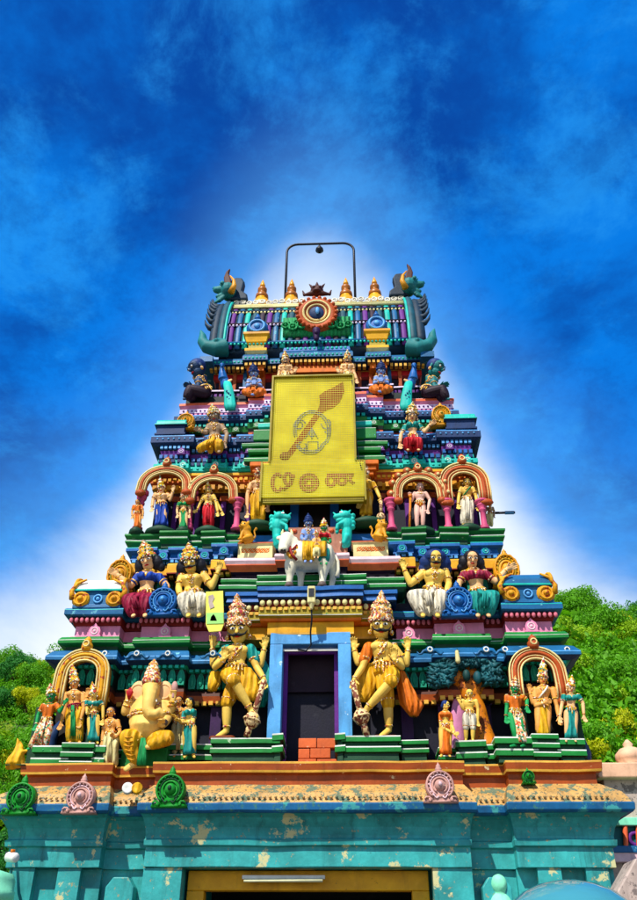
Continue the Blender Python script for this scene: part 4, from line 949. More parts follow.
for t, W, cl, cr in ((gl_, Wl, ((263.5, 683, .1), (252, 720, .1), (246.5, 737, .1)), 1), (gr_, Wr, ((353, 684, .1), (361.5, 717, .1), (367, 736, .1)), -1)):
    a, b, c = (W(q) for q in cl)
    mb = MB(); mb.tube([a+(a-b)*.08, a.lerp(b, .5), b], lambda q: .045, 10); mb.ell(b, .12, .12, .13); mb.tube([b, c], .05, 10); mb.torus(b, .12, .02, (b-c), 16, 6); mb.build('club', 'wood_club', t)
    # sandal under the standing foot, cloth tails
    st = W((224, 737.5, .04)) if cr > 0 else W((384, 737, .05))
    mb = MB(); mb.limb(st+Vector((.10*cr, .0, -.015)), .075, st+Vector((-.16*cr, -.04, -.02)), .06, flat=.6, hint=Vector((0, 0, 1))); mb.build('sandal', 'shoe', t)
# cape and sleeves of the left guardian
MB().limb(pl_['shR'], .1, Wl((255, 660, 0)), .085).build('sleeve', 'cloth_teal', gl_); MB().limb(pl_['shL'], .095, Wl((220, 658, -.02)), .08).build('sleeve', 'cloth_teal', gl_)
def drape(pts, wid, thick, mat, parent, name, folds=5, Yoff=0):
    mb = MB(); secs = []
    for i, (p, w_) in enumerate(zip(pts, wid)): secs.append((p, Vector((w_, 0, 0)), Vector((0, thick, 0))))
    mb.loft(secs, 40, ripple=lambda a, q: .10*math.sin(folds*2*a)*(.4+q)); return mb.build(name, mat, parent)
drape([Wl((254, 652, -.08)), Wl((259, 672, -.09)), Wl((261, 692, -.09)), Wl((261, 707, -.09))], [.1, .2, .17, .05], .05, 'cloth_teal', gl_, 'cape')
drape([Wl((238, 668, .02)), Wl((243, 680, .03)), Wl((247, 692, .03)), Wl((249, 701, .03))], [.2, .25, .22, .14], .06, 'cloth_yellow', gl_, 'cloth_tail')
drape([Wl((216, 672, -.04)), Wl((214, 684, -.04)), Wl((212, 691, -.04))], [.1, .09, .06], .05, 'cloth_yellow', gl_, 'cloth_tail')
mb = MB(); mb.limb(pr_['shL'], .1, Wr((364, 660, 0)), .09); mb.build('sleeve', 'cloth_orange', gr_, voxel=.02)
drape([Wr((369, 664, -.03)), Wr((366, 680, -.03)), Wr((363, 694, -.03)), Wr((362, 702, -.03))], [.12, .17, .16, .08], .05, 'cloth_yellow', gr_, 'cloth_tail')
drape([Wr((401, 672, -.03)), Wr((405, 688, -.03)), Wr((412, 705, -.03)), Wr((414, 716, -.03))], [.06, .12, .17, .06], .08, 'cloth_orange', gr_, 'hanging_cloth')
# ---- green pedestals of the first storey
def pedestal(xa, xb, ra, rb, Y, steps=2, depth=.5, mat='green'):
    a, b = P(xa, rb, Y).x, P(xb, rb, Y).x; prof = []
    for i in range(steps):
        r0 = rb-(rb-ra)*i/steps; r1 = rb-(rb-ra)*(i+1)/steps
        prof += [(-.03, Z(r0, Y), 'green_deep'), (-.03, Z(r0-(r0-r1)*.35, Y), 'green_deep'), (.01, Z(r0-(r0-r1)*.42, Y), mat), (.01, Z(r0-(r0-r1)*.86, Y), 'white_line'), (.01, Z(r1+.0, Y)-.002, mat)]
    prof[0] = (-.02, z1-.01, 'green_deep') if Y < 12.6 else prof[0]
    return sweep('pedestal', [(a, b, 0)], prof, Y, yb=Y+depth)
pedestal(210, 279, 737.5, 757, 12.12, 2, .75); pedestal(342, 401, 736, 757, 12.12, 2, .75); pedestal(400, 429, 740, 757, 12.2, 2, .65)
pedestal(272, 282, 733, 757, 12.1, 2, .7); pedestal(335.5, 345, 733, 757, 12.1, 2, .7)
pedestal(29, 66, 744, 769, 11.96, 2, .9); pedestal(58, 90, 741, 769, 11.92, 3, .9); pedestal(90, 102, 744, 769, 11.96, 2, .9)
pedestal(498, 540, 738, 762, 11.96, 2, .9); pedestal(536, 562, 735, 762, 11.92, 3, .9); pedestal(560, 588, 740, 762, 11.96, 2, .9)
pedestal(458, 488, 741, 764, 12.1, 2, .7); pedestal(486, 500, 745, 764, 12.2, 2, .6); pedestal(440, 458, 748, 764, 12.25, 2, .5); pedestal(105, 128, 748, 766, 12.3, 2, .5); pedestal(165, 212, 743, 764, 12.35, 2, .45)
# ---- left niche group
def fig(*a, **k): return figure(*a, **k)[0]
fig('deity_statue', 'four-armed deity with tall crown and yellow dhoti inside the left gold arch', stand(74.5, 679, 744, shL=(66, 695, 0), shR=(83, 695, 0),
    arms=[('shL', (62, 707, 0), (61, 696, .02), (0, 1, .1)), ('shR', (87, 707, 0), (87, 696, .02), (.1, 1, .1)), ('shL', (65, 708, .03), (61, 723, .06), (-.1, -1, .1)), ('shR', (84, 709, .03), (80, 721, .07), (0, -1, .1))]), 12.16, 'skin_tan', 'cloth_yellow', 'dhoti', crown='crown_gold', crown_h=1.3, hem='cloth_green', belt='cloth_maroon', bulk=1.08)
fig('lady_statue', 'lady in a green sari at the right foot of the left gold arch', stand(93.5, 691, 744, arms=[('shL', (87, 708, .0), (87, 714, .08), (.3, .4, .3)), ('shR', (103, 707, 0), (103, 720, .02), (0, -1, .1))]), 12.02, 'skin_yellow', 'cloth_teal', 'skirt', upper='cloth_teal', crown='crown_gold', crown_h=1.0, female=True, sash='jewel')
fig('attendant_statue', 'green-faced attendant in orange patterned clothes striding at the left end of the first storey', stand(47, 692, 748, top=(51.5, 691, 0), chin=(51, 701, .04), neck=(50, 703, 0), shL=(43, 706, 0), shR=(56, 705, 0), pel=(46, 722, 0), hipL=(43, 724, 0), hipR=(49, 724, 0), knL=(37, 735, .08), knR=(47, 736, .06), anL=(31, 747, .02), anR=(45, 746, 0), toL=(26, 750, .06), toR=(43, 750, .08),
    arms=[('shL', (38, 715, 0), (36, 725, .04), (-.2, -1, .1)), ('shR', (60, 712, .02), (64, 704, .06), (.5, .8, .1))]), 12.02, 'skin_green', 'cloth_pattern', 'dhoti', upper='cloth_orange', crown='crown_gold', crown_h=.7)
fig('attendant_statue', 'grey-haired bare-chested attendant standing left of the elephant-headed deity', stand(110.5, 708, 768, shL=(105, 722, 0), shR=(117.5, 722, 0), arms=[('shL', (103, 733, 0), (102, 742, .05), (0, -1, .2)), ('shR', (120, 732, 0), (116, 737, .08), (-.5, .2, .3))]), 12.05, 'skin_tan', 'cloth_cream', 'dhoti', hair='hair_grey', upper=None)
# ---- elephant-headed deity
Yg = 12.15
g = thing('elephant_deity_statue', 'seated four-armed elephant-headed deity with round belly and pink crown', 'statue', P(146, 768, Yg), GRP)
G = lambda x, y, d=0.0: P(x, y, Yg-d)
b = MB()
b.loft([(G(147, 745), Vector((.2, 0, 0)), Vector((0, .17, 0))), (G(147, 736, .05), Vector((.25, 0, 0)), Vector((0, .22, 0))), (G(147, 727, .09), Vector((.255, 0, 0)), Vector((0, .25, 0))), (G(147, 717, .05), Vector((.235, 0, 0)), Vector((0, .2, 0))), (G(148, 707), Vector((.23, 0, 0)), Vector((0, .16, 0))), (G(149, 700), Vector((.2, 0, 0)), Vector((0, .12, 0))), (G(150, 694), Vector((.1, 0, 0)), Vector((0, .09, 0)))], 20)
b.ell(G(151, 690, .08), .14, .16, .16); b.ell(G(151, 684, .06), .13, .14, .1)
for s in (-1, 1): b.ell(G(151+s*3.5, 685.5, .12), .065, .08, .075)
tr = [G(150.5, 690, .18), G(150, 696, .25), G(148.5, 703, .29), G(148, 710, .31), G(151, 714.5, .32), G(156, 714.5, .32), G(160, 711, .31), G(163, 714, .31), G(161.5, 718, .3)]
b.tube(tr, lambda q: .085*(1-q)**.7+.03, 12)
for (sh, el, ha) in (((136, 704), (125, 712), (128, 699)), ((163, 702), (171, 710), (173, 700)), ((137, 707), (133, 722), (137, 733)), ((162, 706), (168, 718), (163, 726))):
    d_ = .16 if ha[1] > 710 else -.02; d0 = .0 if ha[1] > 710 else -.06
    ps, pe, ph = G(*sh, d0), G(*el, d0+.04), G(*ha, d_+.06 if d_ > 0 else d_+.06)
    b.limb(ps, .085, pe, .062, rm=.085); b.limb(pe, .064, ph, .04, rm=.062)
    gdir = Vector((0, -.2, 1 if ha[1] < 710 else .1)).normalized() if ha[1] != 733 else Vector((0, -.3, -1)).normalized()
    b.ell(ph+gdir*.035, .05, .03, .055)
    for i in range(4):
        b0 = ph+gdir*.075+Vector(((i-1.5)*.026, 0, 0)); b.limb(b0, .014, b0+gdir*.06+Vector(((i-1.5)*.006, -.025, 0)), .012, n=8)
    b.limb(ph+Vector((.035 if ha[0] < 150 else -.035, -.02, 0)), .016, ph+gdir*.06+Vector((.07 if ha[0] < 150 else -.07, -.03, 0)), .013, n=8)
b.limb(G(135, 763, .2), .055, G(126, 769, .3), .045, flat=.6); b.limb(G(156, 744, .3), .055, G(148, 747, .37), .045, flat=.7)
bo = b.build('body', 'skin_ganesha', g, voxel=.016, relax=3)
for s in (-1, 1):
    mb = MB(); c = G(151+s*13, 692, .0); mb.ell(c, .125, .03, .17, 16, 10); mb.torus(c+Vector((0, -.015, 0)), .11, .02, (0, -1, 0), 20, 6); mb.build('ear', 'skin_peach', bo)
    mb = MB(); mb.limb(G(151+s*3.5, 696, .2), .024, G(151+s*5.5, 701.5, .28), .01, n=8)
    mb.build('tusk', 'white', bo)
    mb = MB(); mb.ell(G(151+s*4, 690, .215), .03, .015, .018); mb.build('eye', 'ink', bo)
    mb = MB(); mb.limb(G(149+s*12, 702, -.06), .085, G(149+s*15, 711, -.06), .07); mb.build('shoulder_cloth', 'cloth_teal', g)
MB().lathe(G(151.5, 682, .08), [(.135, -.05), (.15, 0), (.14, .05), (.12, .09), (.125, .13), (.1, .17), (.105, .2), (.07, .25), (.075, .28), (.04, .32), (.01, .36)], n=20).build('crown', 'crown_pink', g)
# legs in yellow cloth: one knee folded flat, the other foot down
mb = MB(); mb.limb(G(141, 740, .08), .14, G(127, 737, .28), .115, rm=.14); mb.limb(G(127, 738, .28), .115, G(135, 760, .22), .075, rm=.11); mb.limb(G(152, 740, .08), .14, G(167, 738, .24), .115, rm=.135); mb.limb(G(167, 739, .26), .105, G(152, 744, .34), .08); mb.loft([(G(147, 747, .0), Vector((.22, 0, 0)), Vector((0, .14, 0))), (G(147, 738, .0), Vector((.24, 0, 0)), Vector((0, .18, 0)))], 16)
lg = mb.build('dhoti', 'cloth_yellow', g, voxel=.018, relax=3)
for k in range(6):
    mb = MB(); y_ = 736+4.5*k; mb.tube([G(121.5+k*1.2, y_, .36), G(127+k, y_+1.5, .4), G(132+k*.6, y_+1, .35)], .010, 6); mb.build('fold', 'gold', lg)
for k in range(5):
    mb = MB(); x_ = 156+3.4*k; mb.tube([G(x_, 734, .3), G(x_+1, 739, .365), G(x_, 744, .34)], .010, 6); mb.build('fold', 'gold', lg)
drape([G(143, 738, .27), G(143, 748, .3), G(142, 757, .28), G(141, 765, .27)], [.03, .055, .065, .06], .025, 'cloth_green', g, 'sash_end')
mb = MB()
for dz, rr in ((713.5, .235), (716.5, .245)): mb.torus(G(147.5, dz, .05), rr, .02, (0, 0, 1), 30, 8, sy=.85)
mb.build('belly_band', 'jewel', g)
mb = MB(); pts = [G(139, 703, .1), G(142, 707, .15), G(148, 709.5, .19), G(155, 707, .16), G(160, 703, .1)]; mb.tube(pts, .02, 8); mb.build('necklace', 'jewel', g)
for (x, y, r_, ax_, d_) in ((127.5, 707, .07, (.3, 0, 1), 0), (128, 702, .05, (.1, 0, 1), .03), (171, 707, .07, (-.2, 0, 1), 0), (172.7, 703, .05, (.05, 0, 1), .03), (134, 715, .09, (-.3, 0, 1), .04), (166, 713, .085, (.3, 0, 1), .04), (135.5, 729, .055, (.3, -.5, -1), .14)):
    MB().torus(G(x, y, d_), r_, .016, ax_, 16, 6).build('armlet', 'jewel', g)
mb = MB()
for k in range(7): mb.ell(G(146.5+k*1.5, 686.5+1.2*abs(k-3)*.4, .23-.012*abs(k-3)), .016, .014, .022, 6, 5)
mb.tube([G(151, 688, .25), G(150.4, 694, .31), G(149.5, 700, .35)], .012, 6); mb.build('forehead_ornament', 'cloth_red', bo)
for k in range(6):
    q_ = tr[2].lerp(tr[3], k/5) if k < 4 else tr[3].lerp(tr[4], (k-3)/3); MB().torus(q_, .066-.003*k, .006, Vector((0, -.1, -1)), 14, 5).build('trunk_ring', 'skin_tan', bo)
mb = MB(); c = G(129.5, 694, .1); mb.lathe(c, [(.015, -.08), (.035, -.03), (.055, .03), (.03, .07), (.006, .1)], n=12); mb.build('lotus', 'cloth_red', g)
mb = MB(); mb.limb(G(173, 697, .06), .025, G(174, 686, .06), .02, n=8); mb.ell(G(174.5, 687, .06), .05, .04, .09); mb.build('axe', 'rose', g)
mb = MB(); mb.ell(G(163.5, 722.5, .24), .065, .06, .055); mb.build('sweet_bowl', 'hair_grey', g)
block('seat_block', P(126, 760, 12.5).x, P(171, 760, 12.5).x, 12.2, 12.85, z1, Z(747, 12.2), 'green')
# ---- right of the elephant deity
fig('attendant_statue', 'tan attendant statue half hidden between elephant-headed deity and teal sari lady', stand(179, 697, 757, arms=[('shL', (173, 716, 0), (175, 722, .06), (.3, .5, .3)), ('shR', (185, 716, 0), (184, 725, .04), (0, -1, .2))]), 12.42, 'skin_tan', 'cloth_cream', 'dhoti', hair='hair_black')
fig('lady_statue', 'black-haired lady in a teal sari turned towards the elephant-headed deity', stand(189.5, 698, 758, shL=(184.5, 713, .02), shR=(194, 712, -.02), arms=[('shL', (183, 723, .04), (177, 719, .1), (-.6, .6, .2)), ('shR', (193, 723, .03), (181, 722, .12), (-.7, .4, .2))]), 12.12, 'skin_yellow', 'cloth_teal', 'skirt', upper='cloth_teal', hair='hair_black', female=True, face=(-.8, -.6, 0))
# ---- tree group
fig('youth_statue', 'bare-chested youth in a white loincloth standing under the painted tree', stand(469.5, 690, 742, arms=[('shL', (463, 709, 0), (460, 703, .04), (-.3, 1, .1)), ('shR', (478, 709, 0), (478, 721, .02), (0, -1, .1))]), 12.2, 'skin_yellow', 'cloth_white', 'short', hair='skin_yellow', bands=False)
fig('lady_statue', 'blue-haired lady in an orange sari turned towards the youth under the tree', stand(445.5, 701, 757, top=(446, 701, .02), shL=(441, 715, -.02), shR=(450, 715, .02), arms=[('shL', (441, 727, .03), (453, 733, .1), (.8, -.2, .2)), ('shR', (452, 726, .05), (455, 734, .1), (.3, -.8, .2))]), 12.05, 'skin_yellow', 'cloth_orange', 'skirt', upper='cloth_orange', hair='hair_blue', hair_r=1.05, female=True, face=(.85, -.5, 0))
# ---- right niche group
fig('attendant_statue', 'green-skinned attendant in patterned cloth at the left foot of the right gold arch', stand(516, 684, 747, lean=-.02, knL=(514, 731, .04), knR=(522, 730, .04), anL=(518, 744, 0), anR=(526, 744, 0), arms=[('shL', (507, 706, 0), (506, 717, .03), (0, -1, .1)), ('shR', (527, 700, 0), (527, 707, .06), (.1, -1, .2))]), 12.02, 'skin_green', 'cloth_pattern', 'skirt', upper='cloth_orange', crown='crown_pink', crown_h=.8, female=False)
fig('deity_statue', 'four-armed deity with tall crown and long yellow skirt inside the right gold arch', stand(543, 674, 741, top=(542.5, 674, 0), shL=(535, 690, 0), shR=(553, 690, 0),
    arms=[('shL', (533, 703, 0), (530, 692, .02), (0, 1, .1)), ('shR', (558, 702, 0), (558, 691, .02), (.1, 1, .1)), ('shL', (536, 706, .03), (544, 703, .1), (.8, .2, .2)), ('shR', (557, 706, .02), (559, 718, .06), (.1, -1, .1))]), 12.16, 'skin_tan', 'cloth_yellow', 'skirt', crown='crown_gold', crown_h=1.3, sash='white', bulk=1.05, hem_w=.8)
fig('lady_statue', 'lady in a teal sari at the right foot of the right arch', stand(571, 684, 742, arms=[('shL', (562, 704, 0), (560, 717, .04), (-.1, -1, .1)), ('shR', (583, 703, 0), (584, 716, .03), (.1, -1, .1))]), 12.02, 'skin_peach', 'cloth_teal', 'skirt', upper='cloth_teal', crown='crown_gold', crown_h=.9, female=True)
# ---- seated giants of the second storey
Y_2 = 12.62
SEAT = 'seated figures on the second storey'
def seat(label, nm, J, hpx, **k):
    J['h'] = hpx
    return figure(nm, label, J, Y_2, group=SEAT, origin=P(J['pel'][0], 608, Y_2), **k)
seat('seated crowned lady with blue blouse and maroon skirt, arm out to the left', 'lady_statue', dict(top=(147, 554, .02), chin=(148, 569, .06), neck=(148, 571, .02), pel=(146, 597, 0), shL=(138.5, 577, 0), shR=(158.5, 577, 0), hipL=(141, 600, .02), hipR=(150, 600, .02), knL=(127, 600, .22), anL=(134, 614, .22), toL=(133, 616, .3), knR=(144, 600, .24), anR=(145, 613, .22), toR=(145, 616, .3),
    arms=[('shL', (130.5, 586, .02), (118, 575, .04), (-.8, .5, .1)), ('shR', (167, 586, .02), (166, 591, .12), (0, -1, .2))]), 84, skin='skin_peach', lower='cloth_maroon', upper='cloth_blue', crown='crown_gold', crown_h=.75, female=True, hair='hair_black', hair_r=1.15, bulk=1.08)
seat('seated moustached man with gold crown and white dhoti, arm raised to the right', 'man_statue', dict(top=(190.5, 556, .02), chin=(190.5, 572, .06), neck=(191.5, 574, .02), pel=(193, 597, 0), shL=(181.5, 578, 0), shR=(204, 576, 0), hipL=(188, 600, .02), hipR=(198, 600, .02), knL=(183, 599, .24), anL=(189, 613, .22), toL=(188, 616, .3), knR=(202, 599, .24), anR=(199, 613, .22), toR=(199, 616, .3),
    arms=[('shL', (178.5, 588, .02), (180, 596, .12), (.1, -1, .2)), ('shR', (212, 587, .02), (218, 572, .04), (.2, 1, .1))]), 84, skin='skin_yellow', lower='cloth_white', crown='crown_gold', crown_h=.68, hair='hair_black', hair_r=1.25, moustache=True, bulk=1.15)
seat('seated moustached man with blue-black hair and white dhoti, arm raised to the left', 'man_statue', dict(top=(435, 552, .02), chin=(436, 567.5, .06), neck=(435, 569, .02), pel=(433, 594, 0), shL=(422.5, 574, 0), shR=(445.5, 573, 0), hipL=(428, 598, .02), hipR=(438, 598, .02), knL=(413, 596, .22), anL=(423, 613, .22), toL=(423, 616, .3), knR=(442, 596, .24), anR=(437, 613, .22), toR=(438, 616, .3),
    arms=[('shL', (410.5, 584, .02), (404, 569, .04), (-.2, 1, .1)), ('shR', (449, 584, .02), (446.5, 593, .12), (-.1, -1, .2))]), 84, skin='skin_yellow', lower='cloth_white', hair='hair_blue', hair_r=1.4, moustache=True, bulk=1.15)
seat('seated lady with maroon blouse and teal skirt, arm stretched out to the right', 'lady_statue', dict(top=(471.5, 553, .02), chin=(472.5, 567, .06), neck=(473.5, 569, .02), pel=(478.5, 596, 0), shL=(464.5, 575, 0), shR=(485, 574, 0), hipL=(474, 599, .02), hipR=(484, 599, .02), knL=(475, 597, .24), anL=(478, 613, .22), toL=(478, 616, .3), knR=(494, 596, .22), anR=(488, 613, .2), toR=(489, 616, .28),
    arms=[('shL', (459, 583, .02), (457.5, 589, .12), (-.1, -1, .2)), ('shR', (496, 582, .02), (507, 569, .04), (.9, .35, .1))]), 84, skin='skin_peach', lower='cloth_teal', upper='cloth_maroon', female=True, hair='hair_black', hair_r=1.15, bulk=1.08)

# ---- third storey figures
Y_3 = 13.08; G3 = 'standing figures on the third storey'
def f3(nm, label, J, **k): return figure(nm, label, J, k.pop('Y', Y_3), group=G3, **k)[0]
f3('attendant_statue', 'small orange-clothed attendant at the far left end of the arched storey', stand(137.5, 500, 530), skin='skin_tan', lower='cloth_orange', upper='cloth_orange', hair='hair_grey', Y=13.0, lower_kind='skirt')
f3('deity_statue', 'broad crowned deity in a long blue skirt under the far left arch', stand(161.5, 486, 529, wide=1.15, arms=[('shL', (153, 500, 0), (152, 508, .05), (0, -1, .2)), ('shR', (170, 500, 0), (173, 491, .03), (.1, 1, .1))]), skin='skin_peach', lower='cloth_blue', lower_kind='skirt', crown='crown_gold', crown_h=1.1, bulk=1.15, hem_w=1.15)
f3('lady_statue', 'small lady in a green sari between the two left arches', stand(183.5, 496, 531), skin='skin_peach', lower='cloth_green', lower_kind='skirt', upper='cloth_green', crown='crown_pink', crown_h=.8, female=True, Y=12.98)
f3('deity_statue', 'golden-skinned deity in a red skirt under the left scalloped arch', stand(208.5, 488, 528, arms=[('shL', (200, 503, 0), (197, 510, .05), (-.6, -.6, .2)), ('shR', (216, 503, 0), (218, 513, .05), (0, -1, .2)), ('shR', (218, 505, -.02), (222, 512, 0), (.3, -1, .1))]), skin='skin_yellow', lower='cloth_red', lower_kind='dhoti', crown='crown_gold', crown_h=.9, bulk=1.05)
f3('guard_statue', 'tall guard in yellow dhoti half hidden by the left edge of the sign', stand(258, 472, 522, arms=[('shL', (247.5, 494, 0), (247, 513, .03), (0, -1, .1)), ('shR', (270, 494, 0), (268, 507, .05), (0, -1, .1))], shL=(251, 485, 0), shR=(266, 485, 0)), skin='skin_peach', lower='cloth_yellow', crown='crown_pink', crown_h=.9, upper=None, Y=13.1, bulk=1.1)
f3('guard_statue', 'tall guard in a yellow robe half hidden by the right edge of the sign', stand(366, 472, 518, arms=[('shL', (357, 492, 0), (358, 504, .05), (0, -1, .1)), ('shR', (377, 491, 0), (380.5, 499, .04), (0, -1, .2))], shL=(358, 484, 0), shR=(373, 484, 0)), skin='skin_yellow', lower='cloth_yellow', lower_kind='skirt', crown='crown_pink', crown_h=.9, upper='cloth_yellow', Y=13.1, bulk=1.12)
f3('ascetic_statue', 'bare pink-skinned ascetic with a staff under the right scalloped arch', stand(420, 484, 529, arms=[('shL', (411.5, 501, 0), (410.5, 498, .06), (-.1, 1, .1)), ('shR', (430, 500, 0), (428, 510, .05), (-.1, -1, .2))]), skin='skin_pink', lower='cloth_orange', lower_kind='brief', bands=False, hair='skin_pink')
f3('man_statue', 'garlanded man in a white skirt standing under the far right arch', stand(467, 479, 526, arms=[('shL', (459, 496, 0), (458, 505, .05), (0, -1, .2)), ('shR', (476, 496, 0), (478, 507, .04), (0, -1, .2))]), skin='skin_yellow', lower='cloth_white', lower_kind='dhoti', hair='hair_black', sash='cloth_green', hem_w=.85)
f3('attendant_statue', 'tiny grey attendant at the far right end of the arched storey', stand(490, 503, 527), skin='skin_grey', lower='cloth_cream', Y=13.2, hair='hair_grey')
# staff and club
mb = MB()
st = thing('staff', 'thin wooden staff held by the pink-skinned ascetic', 'staff', P(409.5, 529, 12.95)); MB().tube([P(410.5, 496, 12.98), P(409.5, 529, 12.95)], .022, 8).build('pole', 'bark', st); MB().ell(P(410.5, 496, 12.98), .04, .04, .05).build('knob', 'bark', st)
st = thing('club', 'cream ball-headed club hanging from the hand of the guard right of the sign', 'club', P(381, 520, 12.98)); MB().tube([P(381, 500, 12.98), P(381, 515, 12.98)], .03, 8).build('shaft', 'wood_club', st); MB().ell(P(381, 517, 12.98), .085, .085, .09).build('head', 'wood_club', st)
# ---- fourth storey seated pair
f4 = lambda nm, label, J, h, **k: figure(nm, label, dict(J, h=h), 13.14, group='seated figures on the fourth storey', **k)
f4('bearded_man_statue', 'bearded man in yellow dhoti seated below the left peacock', dict(top=(214, 412.5, 0), chin=(214.5, 421, .05), neck=(214.5, 422.5, 0), pel=(215, 442, 0), shL=(208.5, 427, 0), shR=(222, 427, 0), hipL=(212, 444, .02), hipR=(218, 444, .02), knL=(204, 446, .2), anL=(200, 449, .12), toL=(198, 450, .15), knR=(219, 444, .24), anR=(219, 450, .2), toR=(219, 452, .28),
   arms=[('shL', (206, 433, .02), (201.5, 431, .05), (-.8, .4, .1)), ('shR', (227, 434, .02), (225, 444, .06), (0, -1, .2))]), 54, skin='skin_grey', lower='cloth_yellow', crown='crown_gold', crown_h=.6, beard='hair_grey', hair='hair_grey', hair_r=1.1, bulk=1.05)
f4('lady_statue', 'lady in teal blouse and red skirt seated below the right peacock', dict(top=(412, 412, 0), chin=(412, 420.5, .05), neck=(412, 422, 0), pel=(413, 440, 0), shL=(405.5, 427, 0), shR=(419, 426, 0), hipL=(410, 442, .02), hipR=(416, 442, .02), knL=(407, 441, .24), anL=(408, 449, .2), toL=(408, 450, .28), knR=(419, 441, .24), anR=(418, 449, .2), toR=(419, 450, .28),
   arms=[('shL', (401, 435, .02), (400, 444, .04), (0, -1, .1)), ('shR', (424.5, 432, .02), (430, 425, .04), (.8, .6, .1))]), 52, skin='skin_peach', lower='cloth_red', upper='cloth_teal', crown='crown_gold', crown_h=.7, hair='hair_black', hair_r=1.1, female=True)
# ---- neck storey
f5 = lambda nm, label, J, h, **k: figure(nm, label, dict(J, h=h), k.pop('Y', 13.5), group='figures under the barrel roof', **k)
def praying(x, yt, yb):
    k = (yb-yt)/24.
    q = lambda dx, dy, d=0: (x+dx*k, yt+dy*k, d)
    return dict(top=q(0, 0), chin=q(0, 6.5, .04), neck=q(0, 7.5), pel=q(0, 20), shL=q(-5, 10), shR=q(5, 10), hipL=q(-3, 21), hipR=q(3, 21), knL=q(-9, 21, .12), anL=q(-1, 23, .2), toL=q(2, 23.5, .22), knR=q(9, 21, .12), anR=q(1, 23, .22), toR=q(-2, 23.5, .24),
        arms=[('shL', q(-6.5, 15.5, .02), q(-1, 13, .16), (.2, 1, .1)), ('shR', q(6.5, 15.5, .02), q(1, 13, .16), (-.2, 1, .1))])
f5('praying_statue', 'blue-skinned praying figure seated cross-legged left of the yellow sign', praying(254, 371, 395), 48, skin='skin_blue', lower='cloth_orange', crown='hair_blue', crown_h=.7, neck=True)
f5('praying_statue', 'blue-skinned praying figure seated cross-legged right of the yellow sign', praying(381, 368.5, 392), 48, skin='skin_blue', lower='cloth_orange', crown='hair_blue', crown_h=.7)
f5('guard_statue', 'cream guard figure rising behind the upper left corner of the yellow sign', stand(285.5, 359, 397, arms=[('shL', (279, 374, 0), (277, 381, .06), (0, -1, .1)), ('shR', (292, 374, 0), (295, 372, .06), (.2, 1, .1))]), 38, skin='skin_peach', lower='cloth_cream', crown='crown_gold', crown_h=.9, moustache=True, bulk=1.1, Y=13.42)
f5('guard_statue', 'cream guard figure rising behind the upper right corner of the yellow sign', stand(347.5, 358, 396, arms=[('shL', (341, 373, 0), (338, 372, .06), (-.2, 1, .1)), ('shR', (354, 373, 0), (357, 380, .06), (0, -1, .1))]), 38, skin='skin_peach', lower='cloth_cream', crown='crown_gold', crown_h=.9, moustache=True, bulk=1.1, Y=13.42)
for s, xs, lab in ((-1, 1, 'dark seated figure leaning out at the left corner under the roof'), (1, -1, 'dark teal seated figure leaning out at the right corner under the roof')):
    m = (lambda x: x) if s < 0 else (lambda x: 632.5-x)
    J = dict(top=(m(198), 362, 0), chin=(m(196), 376, .03), neck=(m(197.5), 377.5, 0), pel=(m(206), 392, 0), shL=(m(199), 379, .04), shR=(m(204), 378, -.04), hipL=(m(204), 393, .04), hipR=(m(206), 393, -.02), knL=(m(190), 389, .1), anL=(m(187), 397, .08), toL=(m(184), 399, .1), knR=(m(194), 392, .02), anR=(m(191), 399, 0), toR=(m(188), 400, .03),
             arms=[('shL', (m(198), 387, .08), (m(192), 386, .1), (-s*-1*.8, .2, .1)), ('shR', (m(204), 387, .0), (m(198), 389, .04), (s*.8, 0, .1))])
    if s > 0:
        J['shL'], J['shR'] = J['shR'], J['shL']
        J['arms'] = [('shR', *J['arms'][0][1:]), ('shL', *J['arms'][1][1:])]
    figure('rider_statue', lab, dict(J, h=58), 13.45, skin='skin_navy' if s < 0 else 'makara_green', lower='plum', hair='hair_blue', hair_r=1.0, face=(s*.75, -.6, 0), group='figures under the barrel roof', bands=True)
